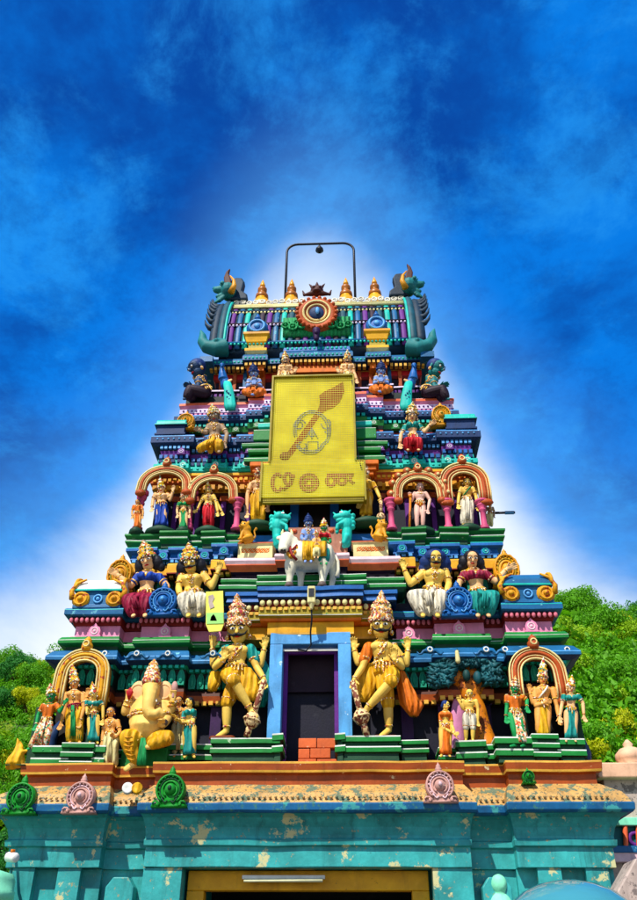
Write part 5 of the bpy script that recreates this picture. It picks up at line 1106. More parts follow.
# ------------------------------------------------------------------ arches, gables, columns
def arch(name, cx, rtop, rbot, wpx, Y, mats, band=.16, scallop=0, knob=True, recess=True, feet=.0):
    """horseshoe arch: three moulded ribbons and a knob; wpx = half width of the centre line in pixels"""
    xc = P(cx, rbot, Y).x; zt, zb = Z(rtop, Y, cx), Z(rbot, Y, cx); w_ = abs(P(cx+wpx, rbot, Y).x-xc)
    hgt = zt-zb; pts = []
    rad = min(w_, hgt*.8); zs = zt-rad
    pts.append(Vector((xc-w_*(1-feet), Y, zb)))
    if zs-zb > .05: pts.append(Vector((xc-w_*(1+.02), Y, (zs+zb)/2)))
    for k in range(17):
        t = math.pi-math.pi*k/16; pts.append(Vector((xc+w_*math.cos(t)*(1.0), Y, zs+rad*abs(math.sin(t))**.85)))
    if zs-zb > .05: pts.append(Vector((xc+w_*(1+.02), Y, (zs+zb)/2)))
    pts.append(Vector((xc+w_*(1-feet), Y, zb)))
    h = band/2
    mb = MB(); mb.ribbon(pts, [(-h, -.12), (-h, .0), (-h*.5, .03), (h*.5, .03), (h, .0), (h, -.12)], 0)
    for a in (-h, h*.95): mb.ribbon(pts, [(a-.011, -.02), (a-.011, .04), (a+.011, .04), (a+.011, -.02)], 1)
    mb.ribbon(pts, [(-.02, 0), (-.02, .045), (.02, .045), (.02, 0)], 0)
    for a in (-h*.5, h*.5): mb.ribbon(pts, [(a-.006, 0), (a-.006, .038), (a+.006, .038), (a+.006, 0)], 1)
    if scallop:
        for k in range(2, len(pts)-2, 2):
            p = pts[k]; n = (p-Vector((xc, Y, zs))).normalized(); q = p+n*(h+.05); mb.ell(q, .085, .06, .085, 10, 6, 0); mb.ell(q+Vector((0, -.05, 0)), .035, .03, .035, 6, 4, 1)
    for s in (-1, 1):
        p = pts[0] if s < 0 else pts[-1]
        mb.ell(p+Vector((s*.0, -.03, -.03)), band*.62, .07, .07, 10, 6, 0)
    if knob:
        p = Vector((xc, Y, zt+h)); mb.lathe(p-Vector((0, 0, .03)), [(.07, 0), (.09, .04), (.09, .1), (.055, .15), (.065, .18), (.01, .24)], n=14, m=0); mb.torus(p+Vector((0, -.08, .07)), .045, .014, (0, -1, 0), 12, 5, 1)
    o = mb.build(name, mats, tower)
    return o, xc, zs, rad
arch('niche_arch', 77, 655, 706, 21.5, 12.13, ['arch_gold', 'arch_line'], .18); arch('niche_arch', 541.5, 653, 700, 23, 12.13, ['terracotta', 'arch_line'], .18)
for px in (76, 541):
    a, b = P(px-19, 700, 12.5).x, P(px+19, 700, 12.5).x
    block('niche_back', a, b, 12.58, 12.75, z1, Z(660, 12.5), 'inner_dark', bevel=None)  # near-black colour gives the niche its shade
    a, b = P(px-26, 700, 12.5).x, P(px+26, 700, 12.5).x
    zt = Z(690, 12.3)
    for q in (a, b): block('niche_pier', q-.08, q+.08, 12.2, 12.75, z1, Z(705, 12.2), 'green_deep')
arch('torana_arch', 163.5, 469.5, 492, 23, 12.95, ['terracotta', 'arch_line'], .16); arch('torana_arch', 211.5, 476.5, 500, 21.5, 12.95, ['terracotta', 'arch_line'], .15)
arch('torana_arch', 420, 475, 500, 22, 12.95, ['terracotta', 'arch_line'], .15, scallop=1); arch('torana_arch', 466.5, 468, 502, 19.5, 12.95, ['terracotta', 'arch_line'], .22)
def column(px, rt_, rb_, Y, mat):
    c = P(px, rb_, Y); H = Z(rt_, Y, px)-c.z
    MB().lathe(c, [(.1, 0), (.1, .05*H), (.07, .09*H), (.08, .14*H), (.055, .18*H), (.05, .62*H), (.072, .66*H), (.072, .7*H), (.055, .73*H), (.09, .8*H), (.1, .86*H), (.075, .9*H), (.125, .93*H), (.125, H)], n=14).build('column', mat, tower)
for px in (236, 392, 449, 485): column(px, 500 if px < 400 else 501, 530, 12.98, 'pink_column')
for px in (188, 137): column(px, 492, 530, 13.1, 'pink_column')
# horseshoe ornaments
kudu(20, 797, 11.55, .22, 'bright_green', 'green_deep'); kudu(80, 796, 11.55, .22, 'rose', 'pale_pink'); kudu(170, 789, 11.5, .23, 'bright_green', 'green_deep'); kudu(440, 785, 11.5, .22, 'rose', 'pale_pink')
kudu(529, 776, 11.75, .09, 'bright_green', 'green_deep')
kudu(162.5, 600, 12.2, .26, 'blue', 'sky_blue', flame=True); kudu(458.5, 600, 12.2, .27, 'blue', 'sky_blue', flame=True)
kudu(119, 574, 12.66, .25, 'gold', 'olive', tall=1.35, flame=True); kudu(507, 569, 12.66, .25, 'gold', 'olive', tall=1.35, flame=True)
kudu(185.5, 420, 13.15, .2, 'gold', 'olive', flame=True); kudu(441.5, 414, 13.15, .22, 'gold', 'olive', tall=1.2, flame=True)
for px, r in ((245, 480), (378, 478)): pass
# domed green stands under the third-storey figures
for px, r, w_ in ((161, 530, .3), (209, 530, .27), (258, 524, .33), (368, 521, .36), (421, 530, .27), (468, 528, .27), (184, 531, .16), (137.5, 531.5, .15)):
    c = P(px, r, 13.05); mb = MB()
    mb.loft([(c+Vector((0, 0, -.14)), Vector((w_*.9, 0, 0)), Vector((0, .2, 0))), (c+Vector((0, 0, -.1)), Vector((w_, 0, 0)), Vector((0, .24, 0))), (c+Vector((0, 0, -.04)), Vector((w_*.95, 0, 0)), Vector((0, .23, 0))), (c+Vector((0, 0, .0)), Vector((w_*.6, 0, 0)), Vector((0, .2, 0))), (c+Vector((0, 0, .02)), Vector((w_*.3, 0, 0)), Vector((0, .15, 0)))], 20)
    mb.build('domed_stand', 'green_deep', tower)

# ------------------------------------------------------------------ bull with riders
Yb_ = 12.3
B = lambda x, y, d=0.0: P(x, y, Yb_-d)
bull = thing('bull_statue', 'white bull statue standing above the central blue doorway', 'statue', B(311, 588))
mb = MB()
mb.loft([(B(289, 553), Vector((0, .12, 0)), Vector((0, 0, .14))), (B(294, 556), Vector((0, .22, 0)), Vector((0, 0, .25))), (B(303, 558), Vector((0, .25, 0)), Vector((0, 0, .25))), (B(315, 558), Vector((0, .26, 0)), Vector((0, 0, .24))), (B(325, 557), Vector((0, .24, 0)), Vector((0, 0, .26))), (B(332, 558), Vector((0, .18, 0)), Vector((0, 0, .22))), (B(335, 559), Vector((0, .06, 0)), Vector((0, 0, .1)))], 18)
mb.limb(B(295, 553), .2, B(288, 541, .06), .14, rm=.17)                       # neck
mb.limb(B(287, 539, .1), .13, B(283, 549, .26), .085); mb.ell(B(283, 549.5, .3), .085, .08, .07)     # head and muzzle
mb.ell(B(300, 548), .13, .14, .12)                                              # hump
mb.limb(B(290, 552, .08), .07, B(293, 565, .06), .04)                           # dewlap
for s, dd in ((-1, .1), (1, .02)): mb.ell(B(287+s*6, 538+(1 if s > 0 else 0), .06), .09, .03, .05, 10, 6)
for (xa, ya, xk, yk, xf, d_) in ((291, 563, 290, 575, 289, .12), (300, 564, 301, 576, 300.5, -.1), (324, 562, 323, 576, 322, .12), (331, 560, 333.5, 575, 331.5, -.1)):
    hind = xa > 310
    mb.limb(B(xa, ya, d_), .13 if hind else .11, B(xk, yk, d_), .065, rm=.1); mb.limb(B(xk, yk, d_), .06, B(xf, 586, d_), .05)
bb = mb.build('body', 'bull_white', bull, voxel=.015, relax=3)
mb = MB()
for (x, d_) in ((289, .14), (300.5, -.08), (322, .14), (331.5, -.08)):
    c = B(x, 588, d_); c.z = zbull; mb.lathe(c, [(.08, 0), (.075, .05), (.055, .09)], n=10)
mb.build('hooves', 'hair_grey', bull)
for s in (-1, 1):
    mb = MB(); mb.tube([B(287+s*3, 537, .1), B(287+s*5, 533, .1), B(287+s*4, 529.5, .1)], lambda q: .035*(1-q)+.008, 8); mb.build('horn', 'cream', bull)
mb = MB()
for x, y in ((283.4, 543.5), (289.3, 543.5)): mb.ell(B(x, y, .2), .03, .03, .03, 8, 6)
mb.ell(B(281.8, 550, .37), .02, .02, .015); mb.ell(B(284.6, 550, .37), .02, .02, .015); mb.build('eyes', 'ink', bull)
mb = MB(); mb.tube([B(335, 556), B(338, 561, .02), B(338.5, 570, .03), B(337, 577, .03)], lambda q: .025+.02*(q > .8), 8); mb.build('tail', 'bull_white', bull)
mb = MB(); mb.tube([B(283, 546, .3), B(288, 552, .2), B(293, 549, .25), B(297, 545, .22)], .02, 6); mb.tube([B(289, 545, .18), B(292, 555, .27), B(297, 560, .24)], .025, 6); mb.build('halter', 'red_brown', bull)
for k in range(7):
    a = k/6; q_ = B(286+11*a, 551+7*math.sin(a*3.14)-a*3, .27-.06*a); MB().ell(q_, .028, .028, .034, 8, 6).build('bell', 'gold', bull)
MB().ell(B(283, 551.5, .31), .06, .055, .035).build('muzzle', 'hair_grey', bull)
mb = MB(); mb.loft([(B(303, 553), Vector((.02, 0, 0)), Vector((0, .1, .1))), (B(305, 556), Vector((0.02, 0, 0)), Vector((0, .285, .27))), (B(327, 556), Vector((.02, 0, 0)), Vector((0, .285, .27))), (B(330, 554), Vector((.02, 0, 0)), Vector((0, .1, .1)))], 18)
mb.v = [(x, y, z) for x, y, z in mb.v]
mb = MB(); c0 = B(316, 557)
pts = []
for x in (303, 310, 318, 327):
    c = B(x, 558); pts.append([c+Vector((0, -.285*math.sin(a), .29*math.cos(a))) for a in [R(k) for k in range(-110, 111, 20)]]+[c+Vector((0, -.255*math.sin(a), .26*math.cos(a))) for a in [R(k) for k in range(110, -111, -20)]])
mb.rings(pts); mb.build('saddle_cloth', 'cloth_yellow', bull)
def rider(x, yt, ys, knx, footy, side, d):
    k = (ys-yt)/30.
    return dict(h=56*k, top=(x, yt, d), chin=(x, yt+8*k, d+.04), neck=(x, yt+9*k, d), pel=(x, ys-3*k, d), shL=(x-5.5*k, yt+12.5*k, d), shR=(x+5.5*k, yt+12.5*k, d), hipL=(x-3*k, ys-1*k, d), hipR=(x+3*k, ys-1*k, d), knL=(x-3*k, ys+3*k, d+.28), knR=(x+3.5*k, ys+3*k, d+.28), anL=(x-3.5*k, footy, d+.26), anR=(x+3*k, footy, d+.26), toL=(x-4*k, footy+2, d+.36), toR=(x+3*k, footy+2, d+.36),
        arms=[('shL', (x-8*k, ys-9*k, d+.02), (x-4*k, ys-7*k, d+.16), (.5, .4, .2)), ('shR', (x+8*k, ys-9*k, d+.02), (x+5*k, ys-7*k, d+.16), (-.5, .4, .2))])
figure('rider_statue', 'blue-grey moustached rider with topknot sitting at the front of the white bull', rider(308.5, 520, 546, 0, 560, 0, .0), 12.32, skin='skin_blue', lower='cloth_yellow', hair='hair_blue', crown='hair_blue', crown_h=.7, moustache=True, group='riders on the white bull')
figure('rider_statue', 'green-skinned rider with gold crown sitting at the back of the white bull', rider(324, 525, 549, 0, 562, 0, .0), 12.34, skin='skin_green', lower='cloth_teal', upper='cloth_red', crown='crown_gold', crown_h=.8, female=True, group='riders on the white bull')
figure('child_statue', 'small cream child sitting between the two riders of the bull', rider(316.5, 533, 549, 0, 556, 0, .1), 12.2, skin='skin_peach', lower='cloth_cream', crown='crown_gold', crown_h=.7, group='riders on the white bull')

# ------------------------------------------------------------------ small beasts
def yali(label, px, rt_, rb_, Y, s):
    c = P(px, rb_, Y); H = Z(rt_, Y, px)-c.z; t = thing('beast_statue', label, 'statue', c, 'turquoise rearing beasts beside the bull'); mb = MB()
    V = lambda x, z, d=0.0: c+Vector((s*x*H, -d*H, z*H))
    mb.limb(V(0, .04), .11*H, V(-.02, .45), .13*H, rm=.13*H); mb.limb(V(-.02, .45), .13*H, V(.0, .72), .15*H, rm=.17*H)
    mb.ell(V(.03, .82, .04), .17*H, .17*H, .15*H); mb.limb(V(.08, .82, .08), .1*H, V(.27, .77, .1), .07*H); mb.limb(V(.06, .72, .08), .07*H, V(.22, .66, .1), .05*H)
    mb.limb(V(-.05, .92), .06*H, V(-.12, 1.02), .02*H, n=8); mb.limb(V(.08, .93), .06*H, V(.12, 1.03), .02*H, n=8); mb.limb(V(.26, .82, .1), .04*H, V(.33, .9, .1), .02*H, n=8)
    for k in range(4): mb.ell(V(-.17-.015*(k % 2), .52+.11*k), .07*H, .09*H, .07*H, 8, 6)
    for d_ in (-1, 1): mb.limb(V(.06, .6, d_*.1), .06*H, V(.22, .52, d_*.1+.04), .045*H); mb.limb(V(.22, .52, d_*.1+.04), .045*H, V(.24, .4, d_*.1+.04), .05*H); mb.limb(V(.0, .2, d_*.08), .09*H, V(.06, .02, d_*.1), .06*H)
    mb.build('body', 'turquoise', t, voxel=.011, relax=2)
    mb = MB()
    for d_ in (.0, .14): mb.ell(V(.1+d_*.3, .87, .16), .03*H, .03*H, .03*H, 8, 6)
    mb.build('eyes', 'eye_white', t)
yali('turquoise rearing beast on the left plinth beside the white bull', 277.5, 512, 546, 12.78, 1); yali('turquoise rearing beast on the right plinth beside the white bull', 346.5, 511, 545, 12.78, -1)
def lion(label, px, rt_, rb_, Y, s, mat='gold', side=False):
    c = P(px, rb_, Y); H = Z(rt_, Y, px)-c.z; t = thing('lion_statue', label, 'statue', c, 'small yellow lions on the ledges'); mb = MB()
    V = lambda x, z, d=0.0: c+Vector((s*x*H, -d*H, z*H))
    mb.limb(V(-.12, .22), .24*H, V(.04, .55, .06), .2*H, rm=.22*H); mb.ell(V(.06, .72, .12), .21*H, .2*H, .22*H)
    mb.ell(V(.0, .6, .06), .25*H, .22*H, .24*H); mb.limb(V(.1, .7, .2), .12*H, V(.2, .64, .3), .08*H)
    for d_ in (-1, 1):
        mb.limb(V(.1, .45, d_*.12+.06), .08*H, V(.17, .06, d_*.13+.12), .06*H); mb.ell(V(.2, .04, d_*.13+.16), .08*H, .09*H, .045*H)
        mb.limb(V(-.2, .2, d_*.14), .13*H, V(.0, .07, d_*.2+.1), .08*H); mb.ell(V(.02+d_*.12, .92, .1), .06*H, .05*H, .08*H, 8, 6)
    mb.tube([V(-.3, .1), V(-.42, .3), V(-.36, .55), V(-.46, .7)], lambda q: .04*H+.03*H*(q > .8), 8)
    mb.build('body', mat, t, voxel=.011, relax=2)
    mb = MB()
    for d_ in (-1, 1): mb.ell(V(.1+d_*.08, .77, .31), .03*H, .02*H, .03*H, 8, 6)
    mb.ell(V(.2, .67, .37), .04*H, .02*H, .025*H, 8, 6); mb.build('face', 'ink', t)
lion('small yellow lion sitting on the left patterned plinth above the guardian', 245, 522, 543, 12.72, -1); lion('small yellow lion sitting on the right patterned plinth above the guardian', 381.5, 520, 541, 12.72, 1)
# yellow pointed bird-like figure at the left end of the ledge
t = thing('bird_statue', 'plain yellow pointed bird-like figure at the left end of the brown ledge', 'statue', P(16, 768, 11.95)); mb = MB(); V = lambda x, y, d=0.0: P(x, y, 11.95-d)
mb.loft([(V(15, 767), Vector((.13, 0, 0)), Vector((0, .1, 0))), (V(15, 764), Vector((.14, 0, 0)), Vector((0, .13, 0))), (V(16.5, 758), Vector((.12, 0, 0)), Vector((0, .12, 0))), (V(18.5, 752), Vector((.075, 0, 0)), Vector((0, .08, 0))), (V(19.5, 747), Vector((.06, 0, 0)), Vector((0, .065, 0))), (V(19, 742), Vector((.035, 0, 0)), Vector((0, .04, 0))), (V(17, 738), Vector((.008, 0, 0)), Vector((0, .008, 0)))], 14)
mb.limb(V(20, 753, .02), .05, V(26, 751, .05), .025); mb.limb(V(13, 765), .07, V(8, 767), .04)
mb.build('body', 'cloth_yellow', t, voxel=.012); mb = MB(); c = V(16, 768); mb.box(c.x-.13, c.x+.16, c.y-.1, c.y+.2, z1-.02, c.z+.02); mb.build('foot_block', 'green_deep', t, smooth=False)
# peacocks
def peacock(label, px, rt_, rb_, s):
    Y = 13.42; t = thing('peacock_statue', label, 'statue', P(px, 392, Y), 'peacocks under the roof'); V = lambda dx, r, d=0.0: P(px+s*dx, r, Y-d)
    mb = MB(); mb.limb(V(-2, 385), .12, V(-5, 377, .05), .08, rm=.1); mb.tube([V(-5, 379, .05), V(-5.5, 374, .08), V(-6, 370, .08), V(-6, 366, .1)], lambda q: .075*(1-q)+.035, 10); mb.ell(V(-6, 365.5, .1), .06, .07, .06); mb.limb(V(-6, 365.5, .16), .025, V(-7, 366.5, .26), .008, n=6)
    mb.build('body', 'blue', t, voxel=.011)
    mb = MB(); mb.limb(V(-2, 383, .06), .07, V(3, 380, .1), .03, flat=.5); mb.build('wing', 'skin_peach', t)
    mb = MB(); mb.loft([(V(-1, 383, .05), Vector((.09, 0, 0)), Vector((0, .08, 0))), (V(.5, 389, .1), Vector((.10, 0, 0)), Vector((0, .07, 0))), (V(1.5, 397, .16), Vector((.115, 0, 0)), Vector((0, .06, 0))), (V(2, 405, .2), Vector((.125, 0, 0)), Vector((0, .05, 0))), (V(2.2, 410, .22), Vector((.10, 0, 0)), Vector((0, .03, 0)))], 28, ripple=lambda a, q: .1*math.sin(9*a)*q)
    tl = mb.build('tail', 'turquoise', t); mb = MB()
    for k in range(9): mb.ell(V(.3+(k % 3-1)*1.7+k*.2, 391+k*2.0, .22), .02, .02, .026, 8, 6)
    mb.build('tail_eye', 'steel_blue', tl)
peacock('peacock with a long teal tail hanging over the ledge on the left', 228, 365, 410, 1); peacock('peacock with a long teal tail hanging over the ledge on the right', 408, 365, 410, -1)

# ------------------------------------------------------------------ painted tree
t = thing('tree_sculpture', 'painted sculpted tree with orange trunk and dark blue leaves on the first storey', 'tree', P(475, 745, 12.5)); V = lambda x, y, d=0.0: P(x, y, 12.5-d)
mb = MB(); mb.limb(V(486, 746), .2, V(478, 712), .14, rm=.15); mb.limb(V(478, 712), .14, V(471, 690), .13); mb.limb(V(470, 694), .16, V(459, 676, .05), .1); mb.limb(V(472, 690), .15, V(471, 664, .05), .09); mb.limb(V(474, 692), .14, V(486, 676, .05), .07); mb.ell(V(468, 684), .25, .12, .25); mb.limb(V(485, 740), .12, V(496, 746), .08); mb.limb(V(486, 676, .05), .06, V(492, 668, .05), .04)
mb.limb(V(478, 740), .1, V(472, 746), .08)
mb.limb(V(471, 664, .05), .08, V(466, 655, .08), .04); mb.limb(V(471, 666, .05), .07, V(480, 657, .08), .035); mb.limb(V(459, 676, .08), .08, V(450, 668, .12), .04); mb.limb(V(459, 678, .08), .07, V(447, 682, .12), .035); mb.limb(V(484, 678, .08), .06, V(493, 682, .12), .03)
mb.build('trunk', 'bark', t, voxel=.018)
mb = MB(); mb.limb(V(452, 746), .2, V(457, 722), .13, flat=.6); mb.limb(V(457, 722), .13, V(459, 700), .09, flat=.6); mb.build('stem', 'trunk_pink', t, voxel=.018)
mb = MB(); rnd = random.Random(3); proto = None
for k in range(1500):
    a = rnd.uniform(-.25, math.pi+.25); rr = rnd.uniform(.5, 1.0)
    x = 466+34*rr*math.cos(a)+rnd.uniform(-3, 3); y = 676-26*rr*math.sin(a)*.95+rnd.uniform(-2, 5)
    if (abs(x-469) < 14 and y > 665): continue
    c = V(x, y, .12+rnd.uniform(-.08, .14)); n_ = Vector((rnd.uniform(-.6, .6), -1, rnd.uniform(-.4, .8))).normalized(); d_ = Vector((rnd.uniform(-1, 1), -.2, rnd.uniform(-1, .4))).normalized(); l_ = n_.cross(d_).normalized(); s = rnd.uniform(.10, .17)
    s *= .75; mb.add([c-d_*s, c+l_*s*.45-n_*.02, c+d_*s, c-l_*s*.45-n_*.02, c+n_*.03], [(0, 1, 4), (1, 2, 4), (2, 3, 4), (3, 0, 4), (0, 3, 2, 1)])
lv = mb.build('crown', 'leaf_blue', t); lv['kind'] = 'stuff'
for (x, y, w_, h_2) in ((466.5, 675.5, .06, .095), (477.5, 677.5, .065, .1)):
    mb = MB(); mb.ell(V(x, y, .22), w_, .07, h_2, 12, 8); mb.build('leaf_cluster', 'leaf_teal' if x < 470 else 'leaf_blue', t)
mb = MB(); mb.limb(V(457, 652, .3), .03, V(458, 661, .3), .04); mb.build('bird', 'cream', t)

# ------------------------------------------------------------------ yellow sign with wire mesh
YS = 12.75
tl_, tr_ = P(272.5, 378, YS), P(352.5, 378, YS); bl_, br_ = P(271, 463, YS), P(355, 463, YS)
sg = thing('sign_board', 'large yellow mesh-covered sign with red spear and round emblem hung on the tower', 'sign', Vector((0, YS, bl_.z)))
x0, x1 = P(272, 420, YS).x, P(354, 420, YS).x; zt, zm = Z(378, YS), Z(463, YS); zb = Z(497, YS-.03); xw0, xw1 = P(262, 480, YS).x, P(364.5, 480, YS).x
zb0 = Z(502, YS-.03)
MB().box(x0, x1, YS, YS+.08, zm, zt).build('panel', 'sign_yellow', sg, smooth=False, bevel=.01)
MB().box(xw0, xw1, YS-.03, YS+.06, zb, zm-.004).build('lower_panel', 'sign_yellow', sg, smooth=False, bevel=.01)
MB().box(xw0+.02, xw1-.02, YS-.02, YS+.06, zb0, zb-.004).build('bottom_edge', 'olive', sg, smooth=False, bevel=.01)
mb = MB()
n = 36
for i in range(n+1):
    x = x0+(x1-x0)*i/n; mb.box(x-.0035, x+.0035, YS-.035, YS-.023, zm, zt)
for i in range(45):
    z = zm+(zt-zm)*i/44; mb.box(x0, x1, YS-.0455, YS-.036, z-.0035, z+.0035)
n = 46
for i in range(n+1):
    x = xw0+(xw1-xw0)*i/n; mb.box(x-.0035, x+.0035, YS-.065, YS-.053, zb, zm)
for i in range(17):
    z = zb+(zm-zb)*i/16; mb.box(xw0, xw1, YS-.0755, YS-.066, z-.0035, z+.0035)
mb.build('wire_mesh', 'sign_wire', sg, smooth=False)
for (a0, a1, b0, b1) in ((x0-.03, x0+.01, zm, zt), (x1-.01, x1+.03, zm, zt), (x0-.03, x1+.03, zt-.01, zt+.03), (xw0-.03, xw0+.01, zb0, zm), (xw1-.01, xw1+.03, zb0, zm)):
    MB().box(a0, a1, YS-.08, YS+.09, b0, b1).build('frame_bar', 'olive', sg, smooth=False, bevel=.006)
for xx in (x0+.25, x1-.25):
    MB().tube([(xx, YS+.08, zt-.2), (xx, YS+.75, zt+.1)], .018, 6).build('stay', 'metal_dark', sg)
MB().tube([P(352, 380, YS-.05), P(356, 400, YS), P(355, 430, YS-.02), P(358, 455, YS), P(362, 470, YS-.05)], .012, 6).build('cable', 'metal_dark', sg)
def flat(name, pts, mat, d=0.012, y=None):
    y = YS if y is None else y
    mb = MB(); q = [P(px, py, y) for px, py in pts]; mb.prism([(p.x, p.z) for p in q], y-d, y+.01); return mb.build(name, mat, sg, smooth=False)
flat('spear_head', [(343, 382), (344, 392), (340, 402), (333, 408), (327, 410), (321, 414), (318, 411), (320, 402), (319, 396), (324, 392), (333, 388)], 'sign_red')
flat('spear_shaft', [(319, 408), (323, 412), (291, 457), (287, 453)], 'sign_red', .008)
c = P(285, 456.5, YS); mb = MB(); mb.lathe(c+Vector((0, .01, 0)), [(.1, 0), (.1, .022)], (0, -1, 0), 16); mb.build('spear_knob', 'sign_violet', sg)
# Tamil-style om emblem in raised line work
def stroke(pts, r=.014, y=YS-.008, mat='sign_line', name='emblem_line'):
    mb = MB(); mb.tube([P(px, py, y) for px, py in pts], r, 6); mb.v = [(a, y-.006+(b-y)*.25, c) for a, b, c in mb.v]; return mb.build(name, mat, sg)
arc = lambda cx, cy, rx, ry, a0, a1, n=24: [(cx+rx*math.cos(R(a0+(a1-a0)*k/n)), cy-ry*math.sin(R(a0+(a1-a0)*k/n))) for k in range(n+1)]
for g_ in (0, 2.2):
    stroke(arc(312, 432, 18-g_, 21-g_, 195, -30, 26)+arc(310, 440, 15-g_, 14-g_, -20, -160, 18))
stroke(arc(299, 425.5, 3.6, 3.6, 0, 360, 16)); stroke(arc(300, 426, 6, 6, 200, 20, 12)); stroke(arc(302, 446, 4, 4, 90, 400, 14)); stroke(arc(326, 424, 4.5, 5, 180, 420, 14)); stroke([(330, 436), (331, 428), (325, 432), (330, 437)])
stroke([(307, 451), (308, 442), (318, 442), (318, 451), (307, 451)]); stroke([(305, 439), (312, 428), (318, 439)]); stroke(arc(312, 434, 2.5, 3, 0, 360, 10)); stroke([(312, 428), (312, 440)], .01)
# lower lettering as thick violet-red glyphs
YL = YS-.034
def glyph(pts, r): return stroke(pts, r, YL, 'sign_violet', 'letter')
glyph(arc(277.5, 483, 5, 8.5, 40, 330, 18), .038); glyph(arc(288, 479, 3.5, 5.5, 0, 360, 16), .036); glyph([(283, 490), (291, 484), (293.5, 475)], .036)
glyph(arc(309, 483, 8.5, 8.5, 0, 360, 22), .034); glyph(arc(309, 483, 4, 4, 0, 360, 16), .038)
glyph([(327, 475), (354, 475)], .036); glyph(arc(331, 481, 4, 5, 0, 360, 14), .038); glyph(arc(342, 480.5, 4, 4, 0, 360, 14), .038); glyph([(351, 474), (350, 481), (354, 484)], .036)
# ------------------------------------------------------------------ printed card and lamp on the front
cdn = thing('printed_card', 'yellow and green printed card hanging beside the left guardian', 'sign', P(214, 630, 12.1)); q = [P(x, y, 12.1) for x, y in ((206, 592), (223, 591), (224, 624), (221, 631), (209, 632), (206, 625))]
MB().prism([(p.x, p.z) for p in q], 12.09, 12.12).build('card', 'paper', cdn, smooth=False)
def cflat(pts, mat, nm): q = [P(x, y, 12.085) for x, y in pts]; MB().prism([(p.x, p.z) for p in q], 12.08, 12.0895).build(nm, mat, cdn, smooth=False)
cflat(((206.4, 613), (223.4, 612.5), (223.6, 623.5), (206.6, 624)), 'paper_green', 'green_band')
cflat(((208.5, 596), (213, 594.5), (214.5, 598), (212.5, 602), (214.5, 607), (210, 609), (208.5, 603)), 'stone_grey', 'emblem'); cflat(((210, 621), (211, 617), (213.5, 614), (215.5, 617), (217, 621)), 'green_deep', 'emblem')
fl = thing('flood_light', 'small cream flood light with black cable over the blue doorway', 'lamp', P(311.5, 601, 12.0)); q = P(311.5, 596, 12.0)
MB().box(q.x-.065, q.x+.065, 11.94, 12.04, Z(604, 12), Z(587, 12)).build('housing', 'cream', fl, smooth=False, bevel=.02); MB().box(q.x-.045, q.x+.045, 11.93, 11.945, Z(598, 12), Z(590, 12)).build('glass', 'metal_dark', fl, smooth=False)
MB().limb(P(311.5, 604, 12), .05, P(311.5, 608, 12), .025).build('neck', 'cream', fl)
MB().tube([P(311.5, 608, 12.02), P(311.8, 620, 12.1), P(310.5, 632, 12.2), P(311, 645, 12.3), P(306, 651, 12.33), P(298, 649, 12.35)], .014, 6).build('cable', 'metal_dark', fl)
tb = thing('tube_light', 'long cream tube light fixed above the yellow gateway frame', 'lamp', P(284, 880, 12.05)); a, b = P(242, 879, 12.05), P(325, 878, 12.05)
MB().box(a.x, b.x, 12.04, 12.1, a.z-.0, a.z+.045).build('batten', 'metal_white', tb, smooth=False, bevel=.005); MB().tube([(a.x+.03, 12.02, a.z-.02), (b.x-.03, 12.02, a.z-.02)], .022, 10).build('tube', 'tube_glow', tb)
MB().box(a.x+.1, a.x+.16, 12.08, 12.25, a.z, a.z+.05).build('bracket', 'metal_dark', tb, smooth=False)
# loudspeaker-like spotlights
sp_ = thing('spot_lamp', 'pair of small round spot lamps, one white one yellow, on the brown ledge', 'lamp', P(130, 790, 11.6))
for px, m in ((126, 'metal_white'), (135.5, 'cloth_yellow')):
    c = P(px, 789, 11.62); MB().lathe(c+Vector((0, .1, 0)), [(.03, -.04), (.06, 0), (.075, .12), (.06, .125), (.02, .11)], (.2, -1, .1), 14).build('lamp_head', m, sp_)
MB().tube([P(126, 790, 11.75), P(130, 793, 11.8), P(135, 790, 11.75)], .015, 6).build('bracket', 'metal_dark', sp_)
cc = thing('cctv_camera', 'white bullet camera on the teal wall at the left edge', 'camera', P(8, 858, 11.6)); q = P(13, 858, 11.5)
MB().lathe(q+Vector((-.1, .05, .02)), [(.045, 0), (.06, .02), (.06, .17), (.05, .19)], (1, -.6, -.15), 14).build('housing', 'metal_white', cc); MB().lathe(q+Vector((.045, -.035, -.005)), [(.045, 0), (.04, .02)], (1, -.6, -.15), 12).build('lens', 'metal_dark', cc); MB().tube([q+Vector((-.1, .05, .02)), q+Vector((-.16, .15, .08)), q+Vector((-.14, .42, .1))], .02, 6).build('bracket', 'metal_dark', cc); MB().tube([q+Vector((-.02, 0, .06)), q+Vector((-.02, 0, .1))], .03, 8).build('cap', 'cloth_orange', cc)
rod = thing('projecting_rod', 'dark flat rod projecting from the tower into the sky on the right', 'rod', P(497, 513, 13.3)); MB().tube([P(492, 513, 13.3), P(515, 512.5, 13.3)], .025, 8).build('rod', 'metal_dark', rod); MB().box(P(505, 513, 13.3).x, P(514, 513, 13.3).x, 13.28, 13.32, Z(514, 13.3, 505), Z(511.5, 13.3, 505)).build('plate', 'steel_blue', rod, smooth=False)
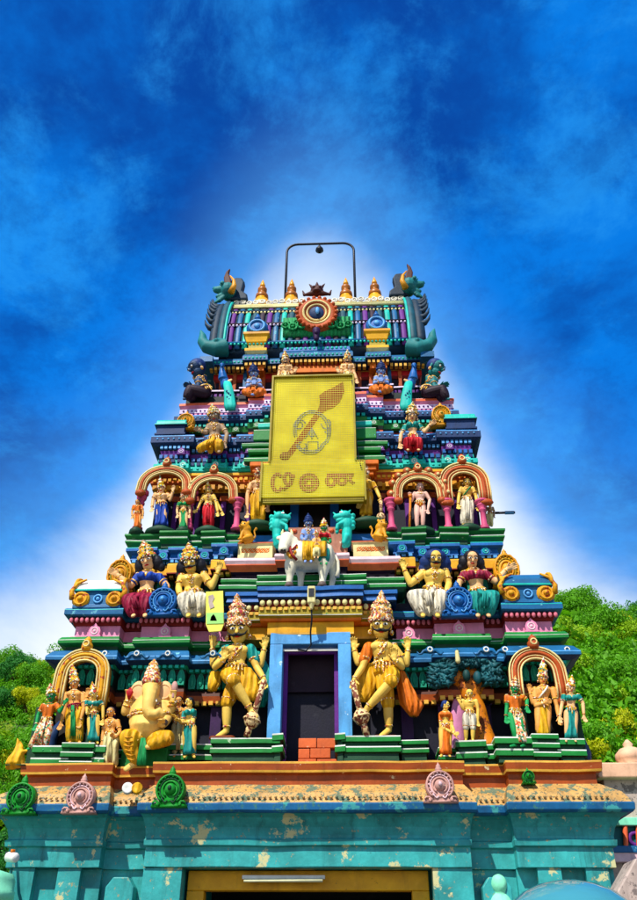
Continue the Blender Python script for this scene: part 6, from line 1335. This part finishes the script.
# corner scroll fins at both ends of the first storey and upturned eave tip
for s, px in ((-1, 40), (1, 596)):
    mb = MB(); q = P(px, 752, 12.6); pts = [Vector((s*3.95, 12.5, z1)), Vector((s*4.02, 12.48, z1+.25)), Vector((s*3.98, 12.46, z1+.5)), Vector((s*3.88, 12.46, z1+.75))]
    mb.tube(pts, lambda q: .17*(1-q)**.6+.02, 10); mb.build('corner_fin', 'blue_deep', tower)
    mb = MB(); pts = [Vector((s*3.72, 12.8, Z(712, 12.8))), Vector((s*3.86, 12.7, Z(700, 12.7))), Vector((s*3.96, 12.6, Z(685, 12.6))), Vector((s*4.05, 12.6, Z(672, 12.6)))]; mb.tube(pts, lambda q: .1*(1-q)+.04, 8); mb.build('corner_bracket', 'blue_deep', tower)
# ------------------------------------------------------------------ surroundings
g = MB(); g.box(-400, 400, -60, 700, -.2, 0); structure(g.build('ground', 'ground', smooth=False))
fp = paint('foliage_a', (150, 186, 48), var=.5, grime=0, bump=0); paint('foliage_b', (104, 164, 52), var=.5, grime=0, bump=0); paint('foliage_c', (196, 200, 64), var=.45, grime=0, bump=0); paint('foliage_d', (62, 128, 56), var=.5, grime=0, bump=0); paint('trunk_wood', (92, 74, 52), bump=.4); paint('hill_soil', (104, 124, 44), var=.5, grime=0, wear=(66, 96, 38), wamt=.6, wscale=.25)
for k in ('foliage_a', 'foliage_b', 'foliage_c', 'foliage_d'):
    bs = MAT[k].node_tree.nodes['Principled BSDF']; bs.inputs['Roughness'].default_value = .6
    nt_ = MAT[k].node_tree; tl2 = nt_.nodes.new('ShaderNodeBsdfTranslucent'); ms = nt_.nodes.new('ShaderNodeMixShader'); ms.inputs[0].default_value = .42
    src = bs.inputs['Base Color'].links[0].from_socket; nt_.links.new(src, tl2.inputs[0]); nt_.links.new(bs.outputs[0], ms.inputs[1]); nt_.links.new(tl2.outputs[0], ms.inputs[2]); nt_.links.new(ms.outputs[0], nt_.nodes['Material Output'].inputs[0])
def smooth01(t): t = max(0., min(1., t)); return t*t*(3-2*t)
def hill_h(x, y):
    """ground rises behind the temple: nearer wooded slope on the right, lower and farther ridge on the left"""
    r = smooth01((x+2)/16)
    right = 39*smooth01((y-24)/75)*(1+.06*math.sin(x*.11+.5)+.03*math.sin(x*.31)-.006*max(0, x-35))
    left = 4*smooth01((y-24)/40)+53*smooth01((y-80)/90)*(1+.05*math.sin(x*.05)+.03*math.sin(x*.13+2))
    return (right*r+left*(1-r))*.97+.35*math.sin(x*.4+y*.3)*smooth01((y-28)/10)-.1
mb = MB(); nx, ny = 90, 60; vs_ = []
for j in range(ny+1):
    for i in range(nx+1):
        x = -170+340*i/nx; y = 22+230*(j/ny)**1.2; vs_.append((x, y, hill_h(x, y)))
mb.add(vs_, [(j*(nx+1)+i, j*(nx+1)+i+1, (j+1)*(nx+1)+i+1, (j+1)*(nx+1)+i) for j in range(ny) for i in range(nx)])
structure(mb.build('hillside', 'hill_soil'))
def make_crown(seed, rx, rz, nleaf, leaf, clumps):
    rnd = random.Random(seed); cl = []
    for k in range(clumps):
        a = rnd.uniform(0, 6.283); u = rnd.uniform(-.7, 1); rr = rnd.uniform(.35, .95)
        cl.append((Vector((math.cos(a)*math.sqrt(1-u*u)*rx*rr, math.sin(a)*math.sqrt(1-u*u)*rx*rr, rz*(1+u*rr*.9))), rnd.uniform(.25, .48)*rx))
    v = []; f = []
    for k in range(nleaf):
        c, r_ = cl[rnd.randrange(clumps)]
        n_ = Vector((rnd.gauss(0, 1), rnd.gauss(0, 1), rnd.gauss(0, 1)+.3)).normalized(); p = c+n_*r_*rnd.uniform(.6, 1.05)
        m = (n_+Vector((rnd.uniform(-.8, .8), rnd.uniform(-.8, .8), rnd.uniform(-.8, .8)))).normalized(); x, y, _ = frame(m, Vector((rnd.uniform(-1, 1), rnd.uniform(-1, 1), .3))); s = leaf*rnd.uniform(.6, 1.3)
        o = len(v); v += [tuple(p-x*s), tuple(p+y*s*.5), tuple(p+x*s), tuple(p-y*s*.5)]; f.append((o, o+1, o+2, o+3))
    return v, f, cl
TREES = []
for k, (rx, rz, nl, lf, cl, mt) in enumerate(((2.2, 1.6, 4200, .14, 22, 'foliage_a'), (2.7, 2.0, 5200, .15, 28, 'foliage_b'), (1.9, 1.5, 3800, .13, 18, 'foliage_c'), (2.4, 2.3, 4600, .15, 24, 'foliage_d'))):
    v, f, cls = make_crown(40+k, rx, rz, nl, lf, cl); tm = MB(); tm.add(v, f)
    root = thing('hillside_tree', '', 'tree', (0, 0, -500)); ORG[root.name] = Vector()
    cr = tm.build('crown', mt, root, smooth=False)
    mb = MB(); mb.tube([(0, 0, -2), (.1, 0, 0), (0, .1, rz*.9)], lambda q: .22*(1-q)+.08, 7)
    for c, r_ in cls[:6]: mb.tube([(0, 0, -.2+.1*r_), c*.5, c], lambda q: .09*(1-q)+.02, 5)
    tk = mb.build('trunk', 'trunk_wood', root)
    TREES.append((root, cr, tk))
used = [False]*4
def plant_tree(kind, x, y, sc, label, group, dz=0.0, rot=0.0):
    root, cr, tk = TREES[kind]
    if used[kind]:
        r2 = root.copy(); COL.objects.link(r2)
        for c in (cr, tk):
            c2 = c.copy(); COL.objects.link(c2); c2.parent = r2
        root = r2
    used[kind] = True
    root.location = (x, y, hill_h(x, y)+dz+.3); root.scale = (sc, sc, sc); root.rotation_euler = (0, 0, rot); root['label'] = label; root['group'] = group
rnd = random.Random(11)
KN_ = ('bushy light green tree', 'broad mid green tree', 'yellow-green leafy tree', 'tall dark green tree')
LR_, LL_ = [k+' on the wooded slope right of the tower' for k in KN_], [k+' in the scrub left of the tower' for k in KN_]
cnt = 0
for row in range(9):
    y = 34+row*7.5
    for i in range(7):
        a = .285+.115*(i+rnd.uniform(-.35, .35))/6*1.0+(.0 if row else .0)
        x = CAM.x+y*math.tan(a-YAW*0+rnd.uniform(-.012, .012)); yy = y+rnd.uniform(-3, 3)
        k = rnd.choice((0, 0, 1, 2, 1, 3, 2)); plant_tree(k, x, yy, rnd.uniform(.55, .95)*(1+.02*row), LR_[k], LR_[k].replace(' tree ', ' trees '), 0, rnd.uniform(0, 6.28))
for row in range(6):
    y = 98+row*13
    for i in range(7):
        x = CAM.x-y*math.tan(.325+.105*(i+rnd.uniform(-.4, .4))/6); k = (2, 0, 2, 3, 1)[rnd.randrange(5)]
        plant_tree(k, x, y+rnd.uniform(-2, 2), rnd.uniform(1.0, 1.7), LL_[k], LL_[k].replace(' tree ', ' trees '), 0, rnd.uniform(0, 6.28))
# far wood: one mass of crowns over the rest of both slopes
pts = []
for k in range(3000):
    s = -1 if k % 2 else 1; near = k < 1700
    y = (rnd.uniform(34, 100) if k % 8 == 7 else rnd.uniform(95, 185)) if s < 0 else rnd.uniform(40, 125)
    a = rnd.uniform(.28, .47) if near else (rnd.uniform(.04, .28) if k % 3 else rnd.uniform(.47, .66))
    x = CAM.x+s*y*math.tan(a); pts.append((x, y, hill_h(x, y), near))
proto_wood = (make_crown(90, 2.0, 1.3, 340, .27, 14), make_crown(91, 2.4, 1.4, 120, .5, 10))
V = []; F = []
for (x, y, z, near) in pts:
    v0, f0, _ = proto_wood[0 if near else 1]
    sc = rnd.uniform(.6, 1.15); o = len(V); c_, s_ = math.cos(x*7), math.sin(x*7)
    V += [((a*c_-b*s_)*sc+x, (a*s_+b*c_)*sc+y, c*sc+z-.3) for a, b, c in v0]; F += [tuple(i+o for i in q) for q in f0]
me = bpy.data.meshes.new('far_wood'); me.from_pydata(V, [], F); me.materials.append(MAT['foliage_b']); fw_ = bpy.data.objects.new('far_wood', me); COL.objects.link(fw_); fw_['kind'] = 'stuff'; fw_['label'] = 'dense green wood covering the hills behind the tower'; fw_['category'] = 'wood'
# ------------------------------------------------------------------ neighbours at the frame's lower corners
sh = thing('side_shrine', 'small neighbouring shrine with blue frieze and rounded cap at the right edge', 'shrine', (4.9, 12.6, 0)); V = lambda x, y, Y=12.6: P(x, y, Y)
xa, xb = V(606, 860).x, 7.2
MB().box(xa+.1, xb, 12.75, 15.5, 0, Z(858, 12.6)).build('wall', 'stone_grey', sh, smooth=False, bevel=.02)
MB().box(xa+.08, xb, 12.62, 15.5, Z(862, 12.6), Z(852, 12.6)).build('ledge', 'pale_pink', sh, smooth=False, bevel=.01)
MB().box(xa+.05, xb, 12.7, 15.5, Z(850, 12.6), Z(826, 12.6)).build('frieze', 'teal_wall_dark', sh, smooth=False, bevel=.01)
MB().box(xa, xb, 12.6, 15.5, Z(826, 12.6), Z(818, 12.6)).build('cornice', 'mint', sh, smooth=False, bevel=.01)
MB().box(xa+.1, xb, 12.6, 15.5, Z(849, 12.6)-.05, Z(846, 12.6)).build('band', 'steel_blue', sh, smooth=False, bevel=.01)
for k, px in enumerate((627, 640, 655)):
    c = V(px, 838); MB().limb(c+Vector((-.03, .05, -.16)), .035, c+Vector((.02, .05, .16)), .035).build('baluster', 'salmon', sh)
    MB().torus(c+Vector((.14, .08, 0)), .08, .03, (0, -1, 0), 14, 6).build('rosette', 'purple_mid', sh)
MB().box(xa+.25, xb, 12.9, 15.3, Z(818, 12.6), Z(775, 12.7)).build('upper_wall', 'stone_grey', sh, smooth=False, bevel=.02)
MB().box(xa+.15, xb, 12.75, 15.3, Z(778, 12.7), Z(763, 12.7)).build('upper_ledge', 'beige', sh, smooth=False, bevel=.02)
c = V(634, 765); MB().lathe(c+Vector((.1, .4, 0)), [(.2, -.1), (.24, .04), (.17, .1), (.22, .16), (.22, .24), (.14, .32), (.06, .35), (.08, .39), (.02, .46)], n=20).build('cap', 'beige', sh)
stn = thing('stone_post', 'grey stone post top at the lower right corner', 'post', P(628, 890, 11.0)); q = P(628, 900, 11.0)
mb = MB(); mb.prism([(q.x-.16, 1.0), (q.x+.4, 1.0), (q.x+.4, q.z+.42), (q.x+.12, q.z+.42), (q.x-.16, q.z+.08)], 10.8, 11.3); mb.box(q.x-.12, q.x+.36, 10.84, 11.26, 0, 1.0); mb.build('post', 'stone_grey', stn, smooth=False, bevel=.02)
# glossy dome in the right foreground (top of a round kiosk canopy)
dm = thing('dome_canopy', 'glossy blue-green domed canopy top at the bottom right', 'canopy', P(566, 940, 8.5)); q = P(566, 880, 8.5); rx = P(620, 900, 8.5).x-P(512, 900, 8.5).x
R_ = rx*.62; H_ = R_*.62
MB().lathe((q.x, 8.5, q.z-H_), [(R_*1.03, -.05), (R_, 0), (R_*.97, H_*.25), (R_*.87, H_*.5), (R_*.7, H_*.72), (R_*.45, H_*.9), (R_*.2, H_*.98), (.005, H_)], n=40).build('shell', 'dome_plastic', dm)
MB().tube([(q.x, 8.5, 0), (q.x, 8.5, q.z-H_*.2)], .04, 10).build('pole', 'metal_dark', dm); MB().lathe((q.x, 8.5, 0), [(.25, 0), (.22, .06), (.05, .1)], n=16).build('foot', 'metal_dark', dm)
# small dark idol in the right recess and pale box at the left
idl = thing('wall_idol', 'small pale weathered idol in the dark recess of the right wall', 'statue', P(499, 900, 12.0)); q = P(499, 884, 12.0)
mb = MB(); mb.ell(q, .11, .1, .12); mb.ell(q+Vector((0, .02, -.28)), .17, .12, .2); mb.limb(q+Vector((0, .02, -.3)), .16, q+Vector((0, .03, -.9)), .18); mb.build('body', 'mint', idl, voxel=.02); MB().box(q.x-.2, q.x+.2, 11.9, 12.25, 1.2, q.z-.85).build('shelf', 'teal', idl, smooth=False)
bx_ = thing('water_tank', 'pale mint ribbed tank at the lower left corner', 'tank', P(2, 900, 11.3)); q = P(5, 872, 11.3); MB().lathe((q.x-.28, 11.5, 0), [(.34, 0), (.34, q.z-.3), (.36, q.z-.29), (.36, q.z-.2), (.34, q.z-.19), (.34, q.z-.08), (.3, q.z), (.1, q.z+.05)], n=24).build('shell', 'mint', bx_); MB().torus((q.x-.28, 11.5, q.z-.5), .345, .02, (0, 0, 1), 24, 6).build('rib', 'mint', bx_)

# ------------------------------------------------------------------ freeze modifiers
dg = bpy.context.evaluated_depsgraph_get(); dg.update()
done = set(); new = []
for o in REMESH:
    if o.name in done: continue
    done.add(o.name); me = bpy.data.meshes.new_from_object(o.evaluated_get(dg)); new.append((o, me))
for o, me in new:
    me.name = o.data.name; sm = o.modifiers[0].type == 'REMESH'; o.modifiers.clear(); o.data = me
    if sm: me.polygons.foreach_set('use_smooth', [True]*len(me.polygons))
for root, cr, tk in TREES:
    pass
